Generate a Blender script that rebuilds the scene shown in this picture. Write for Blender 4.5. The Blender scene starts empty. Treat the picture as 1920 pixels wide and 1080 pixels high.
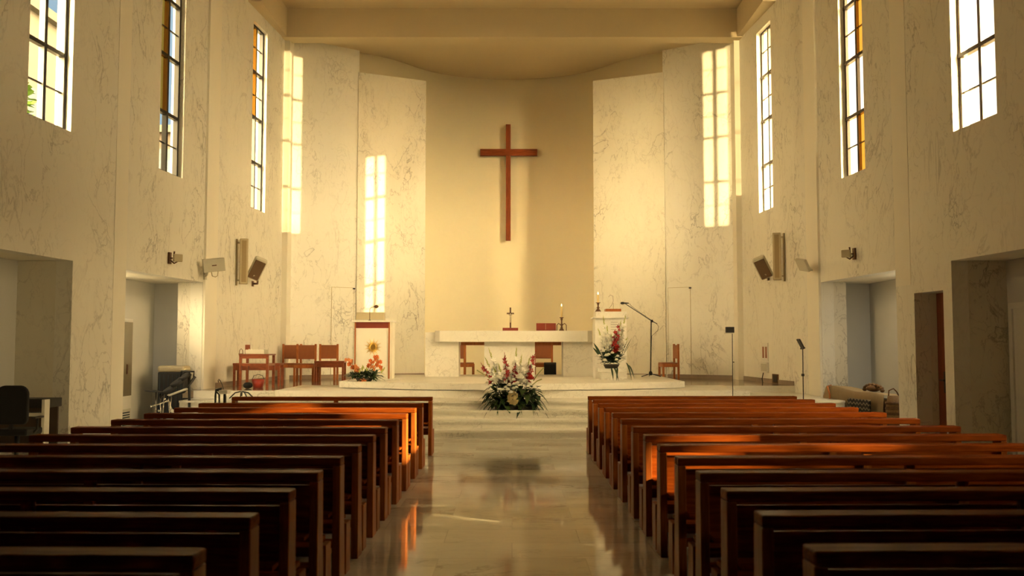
import bpy, math, random
from mathutils import Vector, Matrix
random.seed(7)
C = bpy.context.scene.collection
PI = math.pi
F = 1750.0; TH = math.atan(105/F); H = 1.82
ct, st = math.cos(TH), math.sin(TH)

# ------------------------------------------------------------------ helpers
def at(px, py, X=None, Y=None, Z=None):
    """a point of the place seen at a pixel, on the plane X=, Y= or Z="""
    a = (px-960)/F; b = (540-py)/F
    d = Vector((a, ct-b*st, st+b*ct))
    if Y is not None: t = Y/d.y
    elif Z is not None: t = (Z-H)/d.z
    else: t = X/d.x
    return Vector((0, 0, H)) + d*t

def wallx(y): return 8.5-.07*y            # inner face of the nave walls (plus / minus)
def wally(px): return 8.5/(abs(px-960)/F+.07)

class MB:
    def __init__(s, o=(0, 0, 0)):
        s.v = []; s.f = []; s.sm = []; s.o = Vector(o)
    def add(s, vs, fs, smooth=False, M=None):
        b = len(s.v)
        for p in vs:
            p = Vector(p)
            if M is not None: p = M @ p
            s.v.append(tuple(p-s.o))
        for f in fs:
            s.f.append([b+i for i in f]); s.sm.append(smooth)
        return s
    def box(s, x0, x1, y0, y1, z0, z1, M=None):
        vs = [(x, y, z) for z in (z0, z1) for y in (y0, y1) for x in (x0, x1)]
        return s.add(vs, [(0, 2, 3, 1), (4, 5, 7, 6), (0, 1, 5, 4), (2, 6, 7, 3), (0, 4, 6, 2), (1, 3, 7, 5)], False, M)
    def cbox(s, c, sx, sy, sz, M=None):
        x, y, z = c
        return s.box(x-sx/2, x+sx/2, y-sy/2, y+sy/2, z-sz/2, z+sz/2, M)
    def prism(s, pts, z0, z1, M=None, smooth=False):
        n = len(pts)
        a = sum(pts[i][0]*pts[(i+1) % n][1]-pts[(i+1) % n][0]*pts[i][1] for i in range(n))
        if a < 0: pts = pts[::-1]
        s.add([(x, y, z0) for x, y in pts]+[(x, y, z1) for x, y in pts],
              [list(range(n))[::-1], list(range(n, 2*n))]+[(i, (i+1) % n, n+(i+1) % n, n+i) for i in range(n)], smooth, M)
        return s
    def tube(s, pts, r, n=8, M=None, r1=None, cap=True):
        pts = [Vector(p) for p in pts]; m = len(pts); vs = []; fs = []
        up = None
        for i, p in enumerate(pts):
            t = (pts[min(i+1, m-1)]-pts[max(i-1, 0)]).normalized()
            if up is None:
                up = Vector((0, 0, 1)) if abs(t.z) < .9 else Vector((1, 0, 0))
            u = (up-t*up.dot(t)).normalized(); up = u; w = t.cross(u)
            rr = r if r1 is None else r+(r1-r)*i/(m-1)
            for k in range(n):
                a = 2*PI*k/n
                vs.append(p+(u*math.cos(a)+w*math.sin(a))*rr)
        for i in range(m-1):
            for k in range(n):
                a = i*n+k; b = i*n+(k+1) % n
                fs.append((a, b, b+n, a+n))
        if cap:
            fs.append(list(range(n))[::-1]); fs.append(list(range((m-1)*n, m*n)))
        return s.add(vs, fs, True, M)
    def lathe(s, c, prof, n=16, M=None):
        vs = []; fs = []; c = Vector(c)
        for r, z in prof:
            for k in range(n):
                a = 2*PI*k/n
                vs.append(c+Vector((r*math.cos(a), r*math.sin(a), z)))
        for i in range(len(prof)-1):
            for k in range(n):
                a = i*n+k; b = i*n+(k+1) % n
                fs.append((a, b, b+n, a+n))
        fs.append(list(range(n))[::-1]); fs.append(list(range((len(prof)-1)*n, len(prof)*n)))
        return s.add(vs, fs, True, M)
    def ball(s, c, r, sz=1, n=10, m=6, M=None):
        return s.lathe(c, [(max(1e-4, r*math.sin(PI*i/m)), -r*sz*math.cos(PI*i/m)) for i in range(m+1)], n, M)
    def leaf(s, p, d, L, w, droop=.3, segs=4, side=None):
        p = Vector(p); d = Vector(d).normalized()
        sd = Vector(side) if side else d.cross(Vector((0, 0, 1)))
        if sd.length < .01: sd = Vector((1, 0, 0))
        sd.normalize(); vs = []; fs = []
        for i in range(segs+1):
            t = i/segs
            q = p+d*L*t+Vector((0, 0, -droop*L*t*t))
            ww = w*math.sin(PI*min(.98, .12+.86*t))
            vs += [q-sd*ww/2, q+Vector((0, 0, -.08*ww)), q+sd*ww/2]
        for i in range(segs):
            a = i*3
            fs += [(a, a+1, a+4, a+3), (a+1, a+2, a+5, a+4)]
        return s.add(vs, fs, True)
    def build(s, name, mat, parent=None, bevel=0, kind=None, label=None):
        me = bpy.data.meshes.new(name)
        me.from_pydata(s.v, [], s.f); me.update()
        me.polygons.foreach_set('use_smooth', s.sm)
        me.materials.append(mat)
        o = bpy.data.objects.new(name, me); C.objects.link(o)
        if parent is not None: o.parent = parent
        else: o.location = s.o
        if kind: o['kind'] = kind
        if label: o['label'] = label
        if bevel:
            b = o.modifiers.new('bevel', 'BEVEL'); b.width = bevel; b.segments = 2; b.limit_method = 'ANGLE'
        return o

def tag(o, label, cat, group=None):
    o['label'] = label; o['category'] = cat
    if group: o['group'] = group
    return o
def thing(name, label, cat, loc, group=None, rz=0):
    o = bpy.data.objects.new(name, None); C.objects.link(o)
    o.location = loc; o.rotation_euler = (0, 0, rz); o.empty_display_size = .1
    return tag(o, label, cat, group)
def struct(o):
    o['kind'] = 'structure'; return o
def copy_tree(o, parent=None):
    c = o.copy(); C.objects.link(c)
    if parent is not None: c.parent = parent
    for ch in list(o.children): copy_tree(ch, c)
    return c

# ------------------------------------------------------------------ materials
def newmat(name):
    m = bpy.data.materials.new(name); m.use_nodes = True
    nt = m.node_tree; b = nt.nodes['Principled BSDF']
    return m, nt, b
def simple(name, col, rough=.5, metal=0, noise=0, scale=20, coat=0, spec=None):
    m, nt, b = newmat(name)
    b.inputs['Roughness'].default_value = rough; b.inputs['Metallic'].default_value = metal
    b.inputs['Coat Weight'].default_value = coat
    if spec is not None: b.inputs['Specular IOR Level'].default_value = spec
    tc = nt.nodes.new('ShaderNodeTexCoord'); n = nt.nodes.new('ShaderNodeTexNoise')
    n.inputs['Scale'].default_value = scale; n.inputs['Detail'].default_value = 4
    r = nt.nodes.new('ShaderNodeMix'); r.data_type = 'RGBA'
    k = noise or .06
    r.inputs['A'].default_value = (*[c*(1-k) for c in col], 1); r.inputs['B'].default_value = (*[min(1, c*(1+k)) for c in col], 1)
    nt.links.new(tc.outputs['Object'], n.inputs['Vector']); nt.links.new(n.outputs['Fac'], r.inputs['Factor'])
    nt.links.new(r.outputs['Result'], b.inputs['Base Color'])
    return m
def mth(nt, op, a, b=None, c=None):
    n = nt.nodes.new('ShaderNodeMath'); n.operation = op
    for i, x in enumerate((a, b, c)):
        if x is None: continue
        if isinstance(x, (int, float)): n.inputs[i].default_value = x
        else: nt.links.new(x, n.inputs[i])
    return n.outputs[0]
def ridge(nt, vec, scale, width, detail=4, dist=1.2, seed=0.0):
    """thin wandering veins where a noise field crosses its middle"""
    n = nt.nodes.new('ShaderNodeTexNoise'); n.noise_dimensions = '4D'
    n.inputs['W'].default_value = seed
    n.inputs['Scale'].default_value = scale; n.inputs['Detail'].default_value = detail
    n.inputs['Distortion'].default_value = dist; n.inputs['Roughness'].default_value = .55
    nt.links.new(vec, n.inputs['Vector'])
    d = mth(nt, 'ABSOLUTE', mth(nt, 'SUBTRACT', n.outputs['Fac'], .5))
    mr = nt.nodes.new('ShaderNodeMapRange'); mr.inputs['From Min'].default_value = 0; mr.inputs['From Max'].default_value = width
    mr.inputs['To Min'].default_value = 1; mr.inputs['To Max'].default_value = 0
    nt.links.new(d, mr.inputs['Value'])
    return mr.outputs['Result']
def marble(name, base, vein, strength=.5, rough=.35, scale=1.0, cloud=.08, stretch=(1, 1, .55), slabs=None, joint=.0):
    m, nt, b = newmat(name)
    tc = nt.nodes.new('ShaderNodeTexCoord'); mp = nt.nodes.new('ShaderNodeMapping')
    mp.inputs['Scale'].default_value = stretch
    nt.links.new(tc.outputs['Object'], mp.inputs['Vector'])
    vec = mp.outputs['Vector']
    cellcol = None
    if slabs:      # each slab has its own vein field
        sx, sy = slabs
        br = nt.nodes.new('ShaderNodeTexBrick')
        br.inputs['Scale'].default_value = 1; br.inputs['Brick Width'].default_value = sx; br.inputs['Row Height'].default_value = sy
        br.inputs['Mortar Size'].default_value = .004; br.offset = .5
        br.inputs['Color1'].default_value = (0, 0, 0, 1); br.inputs['Color2'].default_value = (1, 1, 1, 1); br.inputs['Mortar'].default_value = (.5, .5, .5, 1)
        nt.links.new(tc.outputs['Object'], br.inputs['Vector'])
        cellcol = br
        sc = nt.nodes.new('ShaderNodeVectorMath'); sc.operation = 'MULTIPLY_ADD'
        sc.inputs[1].default_value = (7, 13, 5)
        nt.links.new(br.outputs['Color'], sc.inputs[0]); nt.links.new(vec, sc.inputs[2])
        vec = sc.outputs['Vector']
    v1 = ridge(nt, vec, .9*scale, .0095, 7, .7, 1.3)
    v2 = ridge(nt, vec, 2.6*scale, .016, 6, 1.2, 4.7)
    n = nt.nodes.new('ShaderNodeTexNoise'); n.inputs['Scale'].default_value = .8*scale; n.inputs['Detail'].default_value = 5
    nt.links.new(vec, n.inputs['Vector'])
    mask = nt.nodes.new('ShaderNodeMapRange'); mask.inputs['From Min'].default_value = .42; mask.inputs['From Max'].default_value = .68
    nt.links.new(n.outputs['Fac'], mask.inputs['Value'])
    vv = mth(nt, 'MAXIMUM', v1, mth(nt, 'MULTIPLY', v2, .7))
    vv = mth(nt, 'MULTIPLY', vv, mth(nt, 'MULTIPLY_ADD', mask.outputs['Result'], .85, .15))
    vv = mth(nt, 'MULTIPLY', vv, strength)
    vv = mth(nt, 'ADD', vv, mth(nt, 'MULTIPLY', mask.outputs['Result'], cloud))
    if slabs and joint:
        vv = mth(nt, 'MAXIMUM', vv, mth(nt, 'MULTIPLY', cellcol.outputs['Fac'], joint))
    mx = nt.nodes.new('ShaderNodeMix'); mx.data_type = 'RGBA'
    mx.inputs['A'].default_value = (*base, 1); mx.inputs['B'].default_value = (*vein, 1)
    nt.links.new(vv, mx.inputs['Factor']); out = mx.outputs['Result']
    if slabs:
        hs = nt.nodes.new('ShaderNodeMix'); hs.data_type = 'RGBA'; hs.blend_type = 'MULTIPLY'
        hs.inputs['Factor'].default_value = 1
        rr = nt.nodes.new('ShaderNodeMapRange'); rr.inputs['To Min'].default_value = .88; rr.inputs['To Max'].default_value = 1
        nt.links.new(cellcol.outputs['Color'], rr.inputs['Value'])
        nt.links.new(out, hs.inputs['A']); nt.links.new(rr.outputs['Result'], hs.inputs['B'])
        out = hs.outputs['Result']
    nt.links.new(out, b.inputs['Base Color'])
    b.inputs['Roughness'].default_value = rough
    return m
def wood(name, dark, light, rough=.3, scale=(1.2, 14, 14), coat=.15, spec=.5):
    m, nt, b = newmat(name)
    tc = nt.nodes.new('ShaderNodeTexCoord'); mp = nt.nodes.new('ShaderNodeMapping')
    mp.inputs['Scale'].default_value = scale
    oi = nt.nodes.new('ShaderNodeObjectInfo')
    ad = nt.nodes.new('ShaderNodeVectorMath'); ad.operation = 'MULTIPLY_ADD'
    cb = nt.nodes.new('ShaderNodeCombineXYZ')
    nt.links.new(oi.outputs['Random'], cb.inputs[0]); nt.links.new(oi.outputs['Random'], cb.inputs[1])
    ad.inputs[1].default_value = (9, 5, 0)
    nt.links.new(cb.outputs[0], ad.inputs[0]); nt.links.new(tc.outputs['Object'], ad.inputs[2])
    nt.links.new(ad.outputs[0], mp.inputs['Vector'])
    n = nt.nodes.new('ShaderNodeTexNoise'); n.inputs['Scale'].default_value = 2.2; n.inputs['Detail'].default_value = 6
    n.inputs['Distortion'].default_value = .8
    nt.links.new(mp.outputs[0], n.inputs['Vector'])
    cr = nt.nodes.new('ShaderNodeValToRGB')
    cr.color_ramp.elements[0].position = .3; cr.color_ramp.elements[0].color = (*dark, 1)
    cr.color_ramp.elements[1].position = .72; cr.color_ramp.elements[1].color = (*light, 1)
    nt.links.new(n.outputs['Fac'], cr.inputs['Fac']); nt.links.new(cr.outputs['Color'], b.inputs['Base Color'])
    b.inputs['Roughness'].default_value = rough; b.inputs['Coat Weight'].default_value = coat; b.inputs['Coat Roughness'].default_value = .2; b.inputs['Coat Tint'].default_value = (1, .9, .78, 1); b.inputs['Specular IOR Level'].default_value = spec
    b.inputs['Specular Tint'].default_value = (1, .72, .48, 1)
    return m
def glass(name, tint):
    m = bpy.data.materials.new(name); m.use_nodes = True; nt = m.node_tree
    nt.nodes.remove(nt.nodes['Principled BSDF'])
    t = nt.nodes.new('ShaderNodeBsdfTransparent'); g = nt.nodes.new('ShaderNodeBsdfGlossy'); g.inputs['Roughness'].default_value = .03
    n = nt.nodes.new('ShaderNodeTexNoise'); n.inputs['Scale'].default_value = 3
    tc = nt.nodes.new('ShaderNodeTexCoord'); nt.links.new(tc.outputs['Object'], n.inputs['Vector'])
    mc = nt.nodes.new('ShaderNodeMix'); mc.data_type = 'RGBA'
    mc.inputs['A'].default_value = (*[c*.94 for c in tint], 1); mc.inputs['B'].default_value = (*tint, 1)
    nt.links.new(n.outputs['Fac'], mc.inputs['Factor']); nt.links.new(mc.outputs['Result'], t.inputs['Color'])
    mx = nt.nodes.new('ShaderNodeMixShader'); mx.inputs[0].default_value = .05
    nt.links.new(t.outputs[0], mx.inputs[1]); nt.links.new(g.outputs[0], mx.inputs[2])
    nt.links.new(mx.outputs[0], nt.nodes['Material Output'].inputs['Surface'])
    return m
def emis(name, col, s):
    m, nt, b = newmat(name)
    b.inputs['Base Color'].default_value = (*col, 1); b.inputs['Emission Color'].default_value = (*col, 1); b.inputs['Emission Strength'].default_value = s
    return m

M = {}
M['marble'] = marble('wall_marble', (.80, .775, .69), (.20, .18, .15), .68, .38, 1.0, .07)
M['marble2'] = marble('veined_marble', (.76, .72, .60), (.20, .16, .11), .75, .35, 1.25, .14)
M['white_marble'] = marble('white_marble', (.84, .81, .73), (.33, .30, .26), .5, .3, 1.6, .06, (1, 1, 1))
M['step_marble'] = marble('step_marble', (.78, .745, .65), (.25, .22, .17), .6, .28, 3.0, .10, (.5, 1, 1))
M['floor'] = marble('floor_marble', (.86, .81, .69), (.26, .21, .14), .85, .07, .8, .36, (.5, 1.4, 1), (1.25, .62), .3)
M['floor2'] = marble('chancel_floor_marble', (.36, .29, .20), (.16, .11, .07), .5, .1, 1.2, .3, (1, 1, 1), (.9, .6), .3)
M['plaster'] = simple('plaster', (.84, .80, .69), .7, noise=.02, scale=3)
M['apse'] = simple('apse_plaster', (.86, .775, .55), .7, noise=.02, scale=2)
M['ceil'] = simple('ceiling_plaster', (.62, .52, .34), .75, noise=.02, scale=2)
M['skirt'] = simple('skirting_stone', (.26, .20, .15), .35, noise=.2, scale=8)
M['rear'] = simple('rear_panelling', (.06, .035, .02), .6, noise=.2, scale=4)
M['niche'] = simple('niche_plaster', (.62, .61, .56), .75, noise=.02, scale=2)
M['pew'] = wood('pew_wood', (.12, .021, .003), (.27, .062, .008), .32, coat=.24, spec=0.0)
M['pewv'] = wood('pew_end_wood', (.18, .040, .007), (.34, .10, .017), .4, (14, 14, 1.3), 0, .18)
M['chair'] = wood('chair_wood', (.33, .10, .03), (.48, .17, .055), .4, (9, 9, 2), .1)
M['table'] = wood('table_wood', (.16, .04, .02), (.27, .08, .035), .35, (3, 9, 9), .1)
M['cross'] = wood('cross_wood', (.14, .030, .010), (.27, .065, .02), .4, (9, 9, 1.2), .1)
M['doorw'] = wood('door_wood', (.13, .028, .012), (.22, .05, .02), .45, (9, 9, 1), .05)
M['leather'] = simple('seat_leather', (.30, .10, .035), .5, noise=.12, scale=18)
M['black'] = simple('black_metal', (.012, .011, .010), .4)
M['blackp'] = simple('black_plastic', (.016, .015, .015), .6)
M['fabric'] = simple('black_fabric', (.010, .010, .011), .9)
M['chrome'] = simple('chrome', (.75, .72, .66), .15, 1)
M['beige'] = simple('beige_metal', (.52, .44, .28), .5)
M['beige2'] = simple('pale_grey_plastic', (.55, .52, .42), .5)
M['grille'] = simple('brown_grille', (.15, .09, .045), .7, noise=.35, scale=160)
M['colgrille'] = simple('tan_grille', (.36, .27, .14), .65, noise=.3, scale=160)
M['white'] = simple('white_paint', (.75, .73, .66), .5)
M['smoked'] = simple('smoked_glass', (.20, .17, .11), .2)
M['gold'] = simple('gold', (.80, .52, .13), .3, .9)
M['bronze'] = simple('bronze', (.14, .065, .03), .4, .6)
M['wax'] = simple('candle_wax', (.80, .62, .28), .5)
M['flame'] = emis('flame', (1, .72, .3), 8)
M['redbook'] = simple('red_leather', (.22, .035, .018), .5)
M['frame'] = simple('window_frame_metal', (.018, .016, .014), .45)
M['frame_r'] = simple('window_frame_bronze', (.05, .030, .014), .4)  # brown tint puts the window glare into the dark frame colour
M['glass'] = glass('clear_glass', (.96, .97, .96))
M['amber'] = glass('amber_glass', (.62, .30, .04))
M['leaf'] = simple('dark_leaf', (.018, .045, .014), .45, noise=.4, scale=12)
M['leaf2'] = simple('mid_leaf', (.055, .10, .025), .45, noise=.35, scale=12)
M['leaf3'] = simple('pale_leaf', (.30, .32, .10), .5, noise=.3, scale=12)
M['petal'] = simple('white_petal', (.93, .91, .82), .6)
M['bud'] = simple('green_bud', (.48, .50, .14), .6)
M['red'] = simple('red_petal', (.36, .018, .012), .55)
M['orange'] = simple('orange_petal', (.80, .20, .035), .55)
M['orange2'] = simple('coral_petal', (.80, .30, .10), .55)
M['gyps'] = simple('dried_flower', (.50, .40, .20), .8, noise=.4, scale=60)
M['pot'] = simple('dark_tray', (.03, .022, .015), .5)
M['redpot'] = simple('red_plastic', (.33, .03, .015), .4)
M['cloth'] = simple('beige_cloth', (.30, .22, .12), .9, noise=.15, scale=9)
M['wicker'] = wood('wicker', (.10, .05, .02), (.32, .2, .09), .7, (20, 20, 60), 0)
M['carved'] = wood('carved_wood', (.06, .03, .012), (.16, .085, .035), .6, (8, 8, 8), 0)
M['lime'] = simple('stucco', (.06, .052, .04), .8, noise=.08, scale=3)
M['brick'] = simple('brown_render', (.03, .02, .013), .8, noise=.2, scale=3)
M['tile'] = simple('roof_tile', (.05, .045, .035), .8, noise=.2, scale=6)
M['pane'] = simple('dark_pane', (.05, .06, .07), .1)
M['tree'] = simple('tree_leaf', (.06, .12, .012), .6, noise=.5, scale=3)
M['bark'] = simple('bark', (.10, .07, .04), .9, noise=.3, scale=12)
M['ground'] = simple('ground', (.20, .18, .13), .9, noise=.2, scale=1)
def zigzag():
    m, nt, b = newmat('zigzag_textile')
    tc = nt.nodes.new('ShaderNodeTexCoord'); sp = nt.nodes.new('ShaderNodeSeparateXYZ')
    nt.links.new(tc.outputs['Object'], sp.inputs[0])
    tri = mth(nt, 'PINGPONG', mth(nt, 'MULTIPLY', sp.outputs['Y'], 9), .5)
    k = mth(nt, 'FRACT', mth(nt, 'ADD', mth(nt, 'MULTIPLY', sp.outputs['Z'], 11), tri))
    k = mth(nt, 'GREATER_THAN', k, .68)
    mx = nt.nodes.new('ShaderNodeMix'); mx.data_type = 'RGBA'
    mx.inputs['A'].default_value = (.02, .018, .016, 1); mx.inputs['B'].default_value = (.22, .18, .12, 1)
    nt.links.new(k, mx.inputs['Factor']); nt.links.new(mx.outputs['Result'], b.inputs['Base Color'])
    b.inputs['Roughness'].default_value = .9
    return m
M['zig'] = zigzag()

# ------------------------------------------------------------------ the room
CEIL = 11.5; ZC = .80; ZD = .96
WIN = {'A': (14.25, 15.5), 'B': (18.8, 19.95), 'C': (24.15, 25.25), 'D': (8.7, 10.6), 'E': (4.75, 5.65)}
WZ = (5.38, 10.35); WZS = {'D': (2.55, 3.65), 'E': (2.55, 3.65)}; TW = .28
OPEN_A = (11.2, 15.68, 0, 3.22); OPEN_B = (17.62, 21.15, 0, 3.22); OPEN_BL = (17.52, 21.15, 0, 3.22); DOOR = (15.96, 16.95, 0, 2.74)
def grid_wall(name, sgn, y0, y1, z0, z1, holes, mat, thick=TW):
    ys = sorted({y0, y1, *[h[0] for h in holes], *[h[1] for h in holes]})
    zs = sorted({z0, z1, *[h[2] for h in holes], *[h[3] for h in holes]})
    ys = [y for y in ys if y0 <= y <= y1]
    def full(i, j):
        if i < 0 or j < 0 or i >= len(ys)-1 or j >= len(zs)-1: return False
        y = (ys[i]+ys[i+1])/2; z = (zs[j]+zs[j+1])/2
        return not any(h[0] < y < h[1] and h[2] < z < h[3] for h in holes)
    mb = MB()
    def p(i, j, back): return (sgn*(wallx(ys[i])+(thick if back else 0)), ys[i], zs[j])
    for i in range(len(ys)-1):
        for j in range(len(zs)-1):
            if not full(i, j): continue
            q = [p(i, j, 0), p(i+1, j, 0), p(i+1, j+1, 0), p(i, j+1, 0), p(i, j, 1), p(i+1, j, 1), p(i+1, j+1, 1), p(i, j+1, 1)]
            fs = [(0, 1, 2, 3), (4, 7, 6, 5)]
            if not full(i-1, j): fs.append((0, 3, 7, 4))
            if not full(i+1, j): fs.append((1, 5, 6, 2))
            if not full(i, j-1): fs.append((0, 4, 5, 1))
            if not full(i, j+1): fs.append((3, 2, 6, 7))
            if sgn < 0: fs = [f[::-1] for f in fs]
            mb.add(q, fs)
    return struct(mb.build(name, mat))
wh = lambda k: (*WIN[k], *WZS.get(k, WZ))
grid_wall('wall_left', -1, -4, 27.2, 0, CEIL, [wh('A'), wh('B'), wh('C'), OPEN_A, OPEN_BL], M['marble'])
grid_wall('wall_right', 1, -4, 27.2, 0, CEIL, [wh('A'), wh('B'), wh('C'), wh('D'), wh('E'), OPEN_A, OPEN_B, DOOR], M['marble'])
mb = MB(); mb.box(-9.2, 6.55, -4.2, -4, 0, CEIL); mb.box(7.15, 9.2, -4.2, -4, 0, CEIL); mb.box(6.55, 7.15, -4.2, -4, 0, 5.3); mb.box(6.55, 7.15, -4.2, -4, 10.4, CEIL)
struct(mb.build('wall_back', M['rear']))
wr = struct(bpy.data.objects.new('window_9', None)); C.objects.link(wr); wr.location = (6.78, -4.1, 5.3)  # unseen slit window, added to let the rear beam reach the column
mb = MB(wr.location)
for xx in (6.55, 7.11): mb.box(xx, xx+.04, -4.13, -4.07, 5.3, 10.4)
for zz in (5.3, 6.6, 7.85, 9.1, 10.36): mb.box(6.55, 7.15, -4.13, -4.07, zz, zz+.04)
mb.build('window_frame', M['frame_r'], wr)
MB(wr.location).add([(6.55, -4.1, 5.3), (7.15, -4.1, 5.3), (7.15, -4.1, 10.4), (6.55, -4.1, 10.4)], [(0, 1, 2, 3)]).build('glass_panes', M['glass'], wr)
# unseen fins added outside to keep the aimed beams off the middle windows
for s_ in (-1, 1):
    struct(MB().box(min(s_*7.4, s_*8.5), max(s_*7.4, s_*8.5), 18.3, 18.5, 3.45, CEIL).build('wall_beam_blocker', M['lime']))
struct(MB().box(-10, 10, -4.2, 33, -.2, 0).build('floor', M['floor']))
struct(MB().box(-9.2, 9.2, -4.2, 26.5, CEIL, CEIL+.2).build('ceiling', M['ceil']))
# unseen gallery added above and behind the viewer to darken the near pews
mb = MB(); mb.box(-7.9, 7.9, 3, 8.5, 5.08, 5.3); mb.box(-8.2, 8.2, -4, 3, 5.08, 5.3); mb.box(-7.9, 7.9, 8.4, 8.5, 5.25, 6.2)
struct(mb.build('ceiling_added_gallery', M['rear']))
# side niches: outer walls, roofs and the solid piers between them
OX = 8.33
for s, nm in ((-1, 'left'), (1, 'right')):
    def sb(mb, x0, x1, *r):
        return mb.box(min(s*x0, s*x1), max(s*x0, s*x1), *r)
    mb = MB(); wy0, wy1, wz0, wz1 = (17.75, 19.35, 2.42, 3.16) if s < 0 else (17.8, 18.4, 1.9, 2.4)
    sb(mb, OX, OX+.2, 10.9, wy0, 0, 3.5); sb(mb, OX, OX+.2, wy1, 22.1, 0, 3.5); sb(mb, OX, OX+.2, wy0, wy1, 0, wz0); sb(mb, OX, OX+.2, wy0, wy1, wz1, 3.5)
    struct(mb.build('wall_%s_niche' % nm, M['niche']))
    e = struct(bpy.data.objects.new('window_%d' % (10 if s < 0 else 11), None)); C.objects.link(e); e.location = (s*(OX+.1), (wy0+wy1)/2, wz0)  # unseen window added to brighten the niche
    mb = MB(e.location)
    for a_, b_, c_, d_ in ((wy0, wy0+.05, wz0, wz1), (wy1-.05, wy1, wz0, wz1), (wy0, wy1, wz0, wz0+.05), (wy0, wy1, wz1-.05, wz1)): sb(mb, OX+.08, OX+.12, a_, b_, c_, d_)
    mb.build('window_frame', M['frame'], e)
    x_ = s*(OX+.1)
    MB(e.location).add([(x_, wy0, wz0), (x_, wy1, wz0), (x_, wy1, wz1), (x_, wy0, wz1)], [(0, 1, 2, 3)]).build('glass_panes', M['glass'], e)
    L = bpy.data.lights.new('daylight_portal', 'AREA'); L.shape = 'RECTANGLE'; L.size = wy1-wy0; L.size_y = wz1-wz0; L.cycles.is_portal = True
    lo = bpy.data.objects.new('daylight_portal', L); C.objects.link(lo); lo.location = (s*(OX+.22), (wy0+wy1)/2, (wz0+wz1)/2)
    lo.rotation_euler = Vector((-s, 0, 0)).to_track_quat('-Z', 'Z').to_euler()
    mb = MB(); sb(mb, wallx(11)+.02, OX+.2, 10.9, 11.2, 0, 3.5)
    sb(mb, wallx(21.6)+.05, OX+.2, 21.72, 22.0, 0, 3.5)
    struct(mb.build('wall_%s_niche_end' % nm, M['niche']))
    mb = MB()
    q = [(s*(wallx(y)+TW-.02), y) for y in (11.0, 22.0)]+[(s*(OX+.2), 22.0), (s*(OX+.2), 11.0)]
    mb.prism(q, 3.225, 3.45)
    struct(mb.build('ceiling_%s_niche' % nm, M['plaster']))
    mb = MB()
    def pier(ya, yb, xo, z1=3.222):
        mb.prism([(s*(wallx(ya)+TW+.0005), ya), (s*(wallx(yb)+TW+.0005), yb), (s*xo, yb), (s*xo, ya)], 0, z1)
    if s < 0: pier(15.68, 17.52, OX)
    else:
        pier(15.68, 15.96, OX); pier(16.95, 17.62, OX); pier(15.96, 16.95, OX, 0.001)
        mb.box(wallx(16)+TW-.03, OX, 15.96, 16.95, 2.74, 3.2)
    pier(21.15, 21.74, 7.58)
    struct(mb.build('wall_%s_piers' % nm, M['marble2']))
# trims: smooth plaster pilasters between the marble bays
tn = 0
def trim(mb, mat):
    global tn
    tn += 1
    return struct(mb.build('trim_%d' % tn, mat))
for s in (-1, 1):
    for ya, yb, pr, z0 in ((17.05, 17.52 if s < 0 else 17.62, .008, 2.9 if s > 0 else 0), (21.17, 21.85, .05, 0), (12.3, 12.9, .008, 3.25)):
        trim(MB().prism([(s*(wallx(ya)-pr), ya), (s*(wallx(yb)-pr), yb), (s*(wallx(yb)+.02), yb), (s*(wallx(ya)+.02), ya)], z0, CEIL), M['plaster'])
    # chancel-arch column and the beam over the last window bay
    trim(MB().box(min(s*6.47, s*6.95), max(s*6.47, s*6.95), 26.75, 27.25, ZC-.1, CEIL), M['plaster'])
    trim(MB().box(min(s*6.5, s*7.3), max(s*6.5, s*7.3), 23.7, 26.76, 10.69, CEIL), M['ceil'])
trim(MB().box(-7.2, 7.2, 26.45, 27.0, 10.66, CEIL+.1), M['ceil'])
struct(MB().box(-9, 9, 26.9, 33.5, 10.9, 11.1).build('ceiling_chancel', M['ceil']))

# chancel panels
AC = -.08
def slab(p, q, th, z0, z1, mat, name):
    p = Vector(p); q = Vector(q); n = Vector((-(q-p).y, (q-p).x)).normalized()
    if n.y < 0: n = -n
    pts = [tuple(p), tuple(q), tuple(q+n*th), tuple(p+n*th)]
    o = MB().prism(pts, z0, z1)
    return struct(o.build(name, mat))
for s, nm in ((-1, 'left'), (1, 'right')):
    c = -.03
    slab((c+s*6.85, 26.96), (c+s*4.69, 28.43), .2, 0, 11, M['marble'], 'wall_chancel_%s' % nm)
    slab((c+s*4.70, 28.37), (AC+s*2.66, 29.33), .14, 0, 10.2, M['marble2'], 'wall_sanctuary_%s' % nm)
    # skirtings
    def sk(p, q, off=.02):
        p = Vector(p); q = Vector(q); n = Vector((-(q-p).y, (q-p).x)).normalized()
        if n.y > 0: n = -n
        pts = [tuple(p+n*off), tuple(q+n*off), tuple(q-n*.01), tuple(p-n*.01)]
        trim(MB().prism(pts, ZC, ZC+.11), M['skirt'])
    sk((c+s*6.45, 27.23), (c+s*4.76, 28.385)); sk((c+s*4.69, 28.375), (AC+s*2.67, 29.325))
    yk_ = 22.9 if s > 0 else 21.9
    trim(MB().prism([(s*(wallx(yk_)-.02), yk_), (s*(wallx(26.75)-.02), 26.75), (s*(wallx(26.75)+.01), 26.75), (s*(wallx(yk_)+.01), yk_)], ZC, ZC+.11), M['skirt'])
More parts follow.
